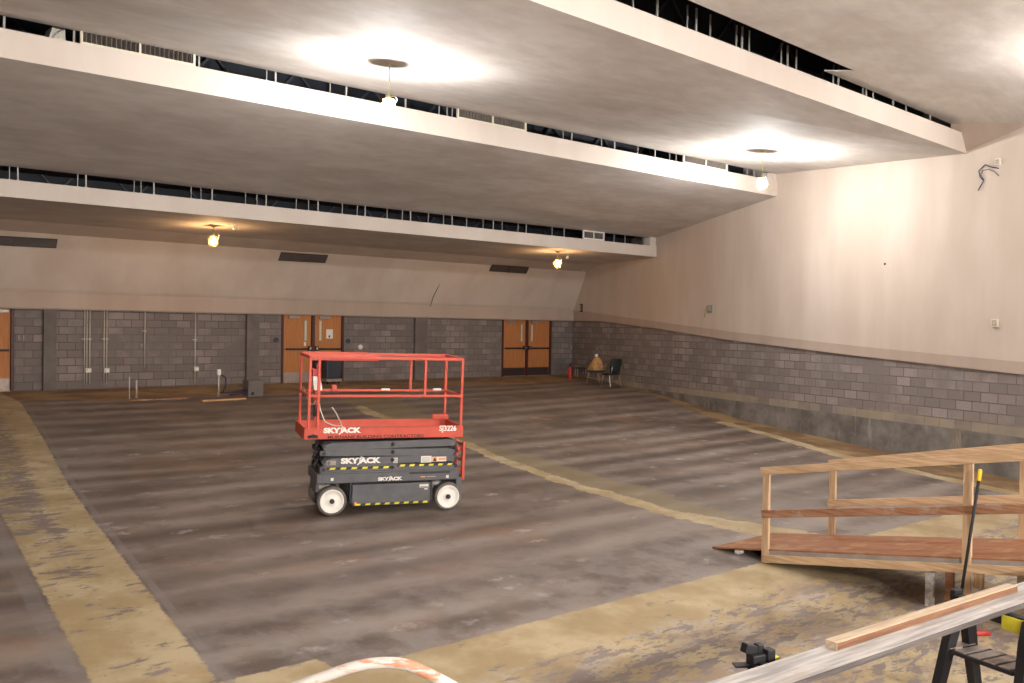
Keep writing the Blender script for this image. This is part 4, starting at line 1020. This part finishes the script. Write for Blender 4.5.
for s_ in (-1, 1):
    tp = MB(); tp.bar((XL_, s_*yr, 2.20), (XR_, s_*yr, 2.20), .038, .045); tp.build('top_rail', M['red'], lift, bevel=.008)
    tp = MB(); tp.bar((XL_, s_*yr, 1.67), (XR_, s_*yr, 1.67), .032, .035); mr = tp.build('mid_rail', M['red'], lift, bevel=.006)
    for xx in (XL_, -1.075 if s_ < 0 else -.98, XR_): q = MB(); q.bar((xx, s_*yr, 1.2), (xx, s_*yr, 2.2), .038, .038, 0, (1,0,0)); q.build('post', M['red'], lift, bevel=.006)
    q = MB(); q.bar((.43, s_*yr, 1.66), (.43, s_*yr, 2.2), .038, .038, 0, (1,0,0)); q.build('post', M['red'], lift, bevel=.006)
# sleeve of the roll-out extension: thicker upper rail over the left half
for s_ in (-1, 1):
    tp = MB(); tp.bar((XL_+.02, s_*(yr-.03), 2.195), (-.25, s_*(yr-.03), 2.195), .03, .075); tp.build('extension_rail', M['red'], lift, bevel=.006)
for xx in (XL_, XR_):
    tp = MB(); tp.bar((xx, -yr, 2.20), (xx, yr, 2.20), .038, .042); tp.build('top_rail', M['red'], lift, bevel=.006)
    tp = MB(); tp.bar((xx, -yr, 1.67), (xx, yr, 1.67), .032, .035); tp.build('mid_rail', M['red'], lift, bevel=.006)
# white handles on far mid rail
for xx in (-.02, .78):
    m2 = MB(); m2.bar((xx, yr-.02, 1.685), (xx+.13, yr-.02, 1.685), .03, .032); m2.build('roll_pin', M['white'], lift, bevel=.006)
m2 = MB(); m2.box((-.72, yr-.02, 1.71), (.07, .05, .09)); m2.build('bracket', M['red'], lift, bevel=.006)
# control box with red stop button, on the left end
cb = MB(); cb.hexa([V(-1.06, .06, 1.70), V(-.94, .06, 1.70), V(-.94, .30, 1.70), V(-1.06, .30, 1.70)], [V(-1.08, .08, 1.90), V(-.98, .08, 1.90), V(-.98, .28, 1.90), V(-1.08, .28, 1.90)])
cbo = cb.build('control_box', M['white'], lift, bevel=.01)
m2 = MB(); m2.bx((-1.09, .07, 1.90), (-.97, .29, 2.0)); m2.build('control_lid', M['redplastic'], cbo, bevel=.01)
m2 = MB(); m2.cyl((-1.03, .18, 2.0), (-1.03, .18, 2.10), .016); m2.lathe([(.03, 2.08), (.035, 2.10), (.02, 2.14), (1e-7, 2.145)], (-1.03, .18, 0)); m2.build('joystick', M['black'], cbo)
m2 = MB(); m2.tube([V(-1.0, .1, 1.70), V(-.99, -.05, 1.45), V(-.93, -.12, 1.28), V(-.80, -.1, 1.22), V(-.66, 0, 1.2), V(-.74, .05, 1.38), V(-.80, .07, 1.46)], .009, 0, 6); m2.build('control_cable', M['galv'], lift)
m2 = MB(); m2.tube([V(-1.16, .36, 1.72), V(-1.14, .15, 1.58), V(-1.12, -.15, 1.52), V(-1.10, -.34, 1.60)], .007, 0, 6); m2.build('gate_chain', M['galv'], lift)
m2 = MB(); m2.box((-1.04, .0, 1.42), (.06, .08, .16)); m2.build('socket_box', M['black'], lift, bevel=.008)
m2 = MB(); m2.box((.90, .33, 1.27), (.26, .05, .09)); m2.build('toe_bracket', M['red'], lift, bevel=.02)
# ladder at the right end
ld = MB()
for yy in (-.26, .06): ld.bx((1.07, yy-.025, .42), (1.11, yy+.025, .98))
for zz in (.46, .70, .93): ld.bx((1.075, -.24, zz-.02), (1.105, .05, zz+.02))
ld.bx((1.02, -.22, .84), (1.10, -.18, .90)); ld.bx((1.02, -.22, .52), (1.10, -.18, .58))
ld.build('ladder', M['red'], lift, bevel=.006)
skyjack(-.755, 1.192, .46, -.4035, lift, M['white'])
text('SJ3226', .105, (.79, 1.20), M['white'], lift, .92, 0, .003, y=-.4035)
text('MURNANE BUILDING CONTRACTORS', .062, (-.255, 1.10), M['redtext'], lift, 1.28, 0, .0010, y=-.4035)
skyjack(-.47, .755, .50, -.3525, lift, M['white'])
skyjack(-.04, .49, .31, -.3725, lift, M['white'])
decal(.42, .49, .497, .512, 'orange', y=-.3715); decal(.51, .64, .497, .512, 'kick', y=-.3715)

# ================================================================== RAMP WITH TIMBER RAILS
RXn, RXf = 9.75, 11.10
def rz_(Y): return -2.79+.156*(7.35-Y) if Y < 7.35 else -2.79
ramp = thing('timber_ramp', 'timber ramp with plywood deck and pine handrails rising towards the stage', 'ramp', (RXn, 7.35, fz(7.35)))
Yend = .35
def rp(x, y, z): return V(x-RXn, y-7.35, z-fz(7.35))
def lum(name, a, b, w, h, m_, up=(0,0,1), bevel=.004):
    m2 = MB(); m2.bar(rp(*a), rp(*b), w, h, 0, up); return m2.build(name, M[m_], ramp, bevel=bevel)
dk = MB()
ys4 = [7.37, 6.1, 4.8, 3.66, 2.44, 1.2, Yend]
for a, b in zip(ys4[:-1], ys4[1:]):
    za, zb = rz_(a)+.0, rz_(b)+.0
    b2 = b+.006
    dk.hexa([rp(RXn-.02, a, za-.005), rp(RXf, a, za-.005), rp(RXf, b2, rz_(b2)-.005), rp(RXn-.02, b2, rz_(b2)-.005)], [rp(RXn-.02, a, za+.014), rp(RXf, a, za+.014), rp(RXf, b2, rz_(b2)+.014), rp(RXn-.02, b2, rz_(b2)+.014)])
dk.build('ramp_deck', M['ply'], ramp)
for x in (RXn+.0, (RXn+RXf)/2, RXf-.04):
    m2 = MB(); a, b = 6.55, Yend
    m2.hexa([rp(x-.02, a, rz_(a)-.09), rp(x+.02, a, rz_(a)-.09), rp(x+.02, b, rz_(b)-.18), rp(x-.02, b, rz_(b)-.18)], [rp(x-.02, a, rz_(a)-.006), rp(x+.02, a, rz_(a)-.006), rp(x+.02, b, rz_(b)-.006), rp(x-.02, b, rz_(b)-.006)])
    m2.build('joist', M['kick_grey'], ramp)
# outer board under the near edge
lum('edge_board', (RXn-.06, 6.56, -2.762), (RXn-.06, Yend, -2.762+.157*(6.56-Yend)), .038, .09, 'lumber')
shim = MB(); shim.bx(rp(RXn+.02, 6.98, fz(7.0)+.004), rp(RXn+.12, 7.05, fz(7.0)+.045)); shim.build('shim_block', M['white'], ramp)
near = [(6.57, -1.655), (4.17, -1.255), (1.8, -.83)]
for Y, zt in near: lum('post', (RXn-.02, Y, fz(Y)+.005), (RXn-.02, Y, zt+ (.0)), .09, .04, 'lumber_z', (1,0,0))
def topz(Y): return -1.648+(6.57-Y)*.176
lum('top_rail', (RXn-.06, 6.62, topz(6.62)-.045), (RXn-.06, 1.7, topz(1.7)-.045), .038, .092, 'lumber')
lum('mid_rail', (RXn-.06, 6.60, -2.225), (RXn-.06, 1.7, -2.225+(6.60-1.7)*.18), .038, .092, 'brownwood')
for Y in (6.50, 4.16, 1.8): lum('post', (RXf+.02, Y, fz(Y)+.005), (RXf+.02, Y, -1.667+(6.50-Y)*.197-.03), .09, .04, 'lumber_z', (1,0,0))
lum('top_rail', (RXf-.02, 6.54, -1.715), (RXf-.02, 1.7, -1.715+(6.54-1.7)*.197), .038, .092, 'lumber')
lum('mid_rail', (RXf-.02, 6.54, -2.240), (RXf-.02, 1.7, -2.240+(6.54-1.7)*.177), .038, .092, 'lumber')
for px, y0, y1 in ((935, 577, 599), (955, 575, 592)):
    Yq = 4.58 if px == 935 else 4.40
    xq = RXn+.06 if px == 935 else RXn+.12
    m2 = MB(); m2.bx(rp(xq-.02 , Yq-.045, fz(Yq)+.003), rp(xq+.02, Yq+.045, rz_(Yq)-.02)); m2.build('leg', M['plank' if px == 935 else 'brownwood'], ramp, bevel=.003)
m2 = MB(); m2.bx(rp(RXn+.0, 4.02, rz_(4.1)-.30), rp(RXn+.05, 4.11, rz_(4.1)-.12)); m2.build('cleat', M['lumber_z'], ramp, bevel=.003)

# pole leaning against the ramp rail
pb = atF(957, 622); pt = atX(981, 469, RXn-.10)
pt = Vector((RXn-.115, pt.y, pt.z))
t = thing('leaning_pole', 'thin black pole with a yellow tip leaning against the ramp rail', 'pole', pb)
vec = pt-pb
m2 = MB(); m2.tube([V(0, 0, .02), vec*.5, vec*.93], .0155, 0, 12); m2.build('shaft', M['black'], t)
m2 = MB(); m2.tube([vec*.925, vec*.93, vec*.99, vec], [.017, .021, .021, .014], 0, 12); m2.build('grip', M['tipyellow'], t)
m2 = MB(); m2.tube([V(0, 0, 0), V(0, 0, .0)+vec*.04], [.02, .018], 0, 12); m2.build('ferrule', M['grey_dark'], t)

# ================================================================== SAWHORSES, PLANK, BOARD
PZ = -2.07      # top of the plank
def plank_y(X): return 3.165-.067*(X-5.38)
def sawhorse(loc, rz, label):
    # local: beam along y from 0 (far end) to -L (near end)
    H = PZ-.04-loc[2]; L = .66
    t = thing('folding_sawhorse', label, 'sawhorse', loc, rz, 'black and yellow folding sawhorses')
    b = MB(); b.bx((-.035, -L, H-.10), (.035, 0, H-.005)); bm_ = b.build('cross_beam', M['black'], t, bevel=.01)
    b = MB(); b.bx((-.040, -L+.05, H-.13), (.040, -L+.26, H-.02)); b.build('yellow_cover', M['hazyellow'], bm_, bevel=.006)
    b = MB(); b.bx((-.04, -.20, H-.12), (.04, -.12, H-.03)); b.build('yellow_cover', M['hazyellow'], bm_, bevel=.006)
    for yy, s1 in ((-.04, 1), (-L+.04, -1)):
        for sx in (-1, 1):
            lg = MB()
            pts = [(sx*.03, H-.02), (sx*.075, H-.16), (sx*.14, H-.42), (sx*.235, .06), (sx*.25, 0)]
            ws = [.035, .055, .048, .04, .05]
            for k in range(len(pts)-1):
                (xa, za), (xb, zb) = pts[k], pts[k+1]; wa, wb = ws[k], ws[k+1]; dpt = .035; off = s1*.05*k/3; of2 = s1*.05*(k+1)/3
                lg.hexa([V(xb-wb, yy-dpt+of2, zb), V(xb+wb, yy-dpt+of2, zb), V(xb+wb, yy+dpt+of2, zb), V(xb-wb, yy+dpt+of2, zb)],
                        [V(xa-wa, yy-dpt+off, za), V(xa+wa, yy-dpt+off, za), V(xa+wa, yy+dpt+off, za), V(xa-wa, yy+dpt+off, za)])
            lg.build('leg', M['black'], t)
    # fold-down tray between the legs
    tz = .42
    tr = MB(); tr.bx((-.17, -L+.07, tz), (.17, -.07, tz+.03)); tro = tr.build('tray', M['black'], t, bevel=.008)
    ti = MB()
    for k in range(5): ti.bx((-.15, -L+.11+k*.125, tz+.03), (.15, -L+.20+k*.125, tz+.036))
    ti.build('tray_panels', M['kick'], tro)
    return t, H, L
rzs = math.radians(-14)
f1 = atZ(757, 662, PZ-.06); f2 = atZ(959, 597, PZ-.04)
sa, H1, L1_ = sawhorse((f1.x, f1.y, fz(f1.y)), rzs, 'black folding sawhorse under the grey plank end nearest the curved pipe')
sb, H2, L2_ = sawhorse((f2.x, f2.y, fz(f2.y)), rzs, 'black folding sawhorse with a tray under the grey plank beside the leaning pole')
# pivot brackets standing up at the far end of each sawhorse
def bracket(parent, H, tall):
    if tall:
        m2 = MB(); m2.bx((-.045, .0, H-.05), (.045, .05, H+.06)); m2.bx((-.06, -.04, H-.01), (.05, .02, H+.02)); m2.build('end_clamp', M['black'], parent, bevel=.008)
    else:
        m2 = MB(); m2.box((-.035, .03, H+.06), (.11, .06, .06), 0, Matrix.Rotation(.3, 3, 'Y')); m2.box((-.005, .0, H+.0), (.11, .08, .07)); m2.box((.075, -.02, H+.015), (.065, .07, .10))
        m2.bar(V(-.15, .05, H-.035), V(-.02, .0, H-.035), .08, .015); m2.box((.03, .02, H+.04), (.05, .05, .10)); m2.build('end_clamp', M['black'], parent, bevel=.008)
        m2 = MB(); m2.bx((.11, -.03, H-.03), (.17, .05, H+.0)); m2.build('yellow_latch', M['hazyellow'], parent, bevel=.006)
bracket(sa, H1, False); bracket(sb, H2, True)
# the plank
X0p, X1p = 3.95, 9.3; w2 = .145
ang = math.atan(-.067)
t = thing('scaffold_plank', 'long weathered grey plank lying across two black sawhorses', 'plank', (X0p, plank_y(X0p), PZ-.04), ang)
Lp = (X1p-X0p)/math.cos(ang)
m2 = MB(); n = 24
for k in range(n):
    a, b = Lp*k/n, Lp*(k+1)/n; wa, wb = .012*math.sin(k*.5)*0, 0
    m2.add([V(a, -w2, .04), V(b, -w2, .04), V(b, w2, .04), V(a, w2, .04)], [(0,1,2,3)], 0)
    m2.add([V(a, -w2, 0), V(b, -w2, 0), V(b, -w2, .04), V(a, -w2, .04)], [(0,1,2,3)], 1)
    m2.add([V(a, w2, 0), V(b, w2, 0), V(b, w2, .04), V(a, w2, .04)], [(3,2,1,0)], 1)
    m2.add([V(a, -w2, 0), V(b, -w2, 0), V(b, w2, 0), V(a, w2, 0)], [(3,2,1,0)], 1)
m2.add([V(0, -w2, 0), V(0, w2, 0), V(0, w2, .04), V(0, -w2, .04)], [(3,2,1,0)], 1); m2.add([V(Lp, -w2, 0), V(Lp, w2, 0), V(Lp, w2, .04), V(Lp, -w2, .04)], [(0,1,2,3)], 1)
m2.build('plank_board', [M['plank'], M['plankedge']], t)
# two-by-four on top
a_ = atZ(831, 641.5, PZ+.05); b_ = atZ(1012, 584.5, PZ+.05); a_.z = b_.z = PZ+.027
d_ = b_-a_
t2 = thing('timber_batten', 'pale pine batten with a reddish edge lying on the grey plank', 'batten', a_, math.atan2(d_.y, d_.x))
m2 = MB(); m2.bx((0, -.045, -.026), (d_.length, .045, .026)); m2.build('batten_board', M['lumber_x'], t2, bevel=.003)
m2 = MB(); m2.bx((.005, -.0465, -.024), (d_.length-.005, -.045, .022)); m2.build('reddish_edge', wood_mat('reddish_pine_edge', (0.15, 0.070, 0.038), (0.26, 0.135, 0.078), 0, 2.4), t2)  # reddish side strip, its colour darkened to offset the fill lights on it
# red clamp handle under the plank
p_ = atF(981, 636)+V(0, 0, .022); t3 = thing('clamp_handle', 'red plastic clamp lying on the floor behind the sawhorse with a tray', 'clamp', p_)
m2 = MB(); m2.tube([V(-.07, .06, .0), V(-.02, .02, .006), V(.04, -.02, .004), V(.09, -.05, -.004)], [.018, .026, .024, .016], 0, 10); m2.build('grip', M['redplastic'], t3)

# ================================================================== CURVED GUARD PIPE NEAREST THE CAMERA
cY = 2.35
pts = [(262, 703), (300, 685.5), (322, 677.5), (345, 669.5), (362, 665), (380, 662.8), (397, 663), (411, 666), (424, 671.5), (440, 679.5), (458, 689.5), (486, 706)]
W_ = []
for i, (x, y) in enumerate(pts):
    d = ray(x, y); s_ = 4.55/d.dot(CF); W_.append(d*s_)
# put them all in one upright plane facing down the hall
pl = []
for (x, y) in pts:
    d = ray(x, y); nrm = CF.copy(); nrm.z = 0; nrm.normalize(); pl.append(d*(4.45/d.dot(nrm)))
zf = fz(pl[0].y)
lead = [Vector((pl[0].x-.06, pl[0].y+.045, zf+.02)), Vector((pl[0].x-.06, pl[0].y+.045, pl[0].z-.35)), Vector((pl[0].x-.045, pl[0].y+.035, pl[0].z-.10))]
tail = [Vector((pl[-1].x+.05, pl[-1].y-.035, pl[-1].z-.10)), Vector((pl[-1].x+.065, pl[-1].y-.045, pl[-1].z-.35)), Vector((pl[-1].x+.065, pl[-1].y-.045, zf+.02))]
base = Vector((lead[0].x, lead[0].y, zf))
t = thing('guard_hoop', 'curved metal hoop with chipped white and orange paint at the near edge', 'guard rail', base)
def catmull(P, k=5):
    out = []
    Q = [P[0]]+P+[P[-1]]
    for i in range(1, len(Q)-2):
        for j in range(k):
            u = j/k; a, b, c, d = Q[i-1], Q[i], Q[i+1], Q[i+2]
            out.append(.5*((2*b)+(c-a)*u+(2*a-5*b+4*c-d)*u*u+(3*b-a-3*c+d)*u**3))
    return out+[P[-1]]
m2 = MB(); m2.tube([p-base for p in catmull(lead+pl+tail)], .027, 0, 16); m2.build('hoop_pipe', M['chipped'], t)
for p in (lead[0], tail[-1]):
    m2 = MB(); m2.lathe([(1e-7, 0), (.075, 0), (.075, .012), (.03, .016)], p-base-V(0, 0, .02), n=20); m2.build('base_plate', M['kick'], t)

# timber scrap on the floor, pale dust heap by the far doors is part of the floor
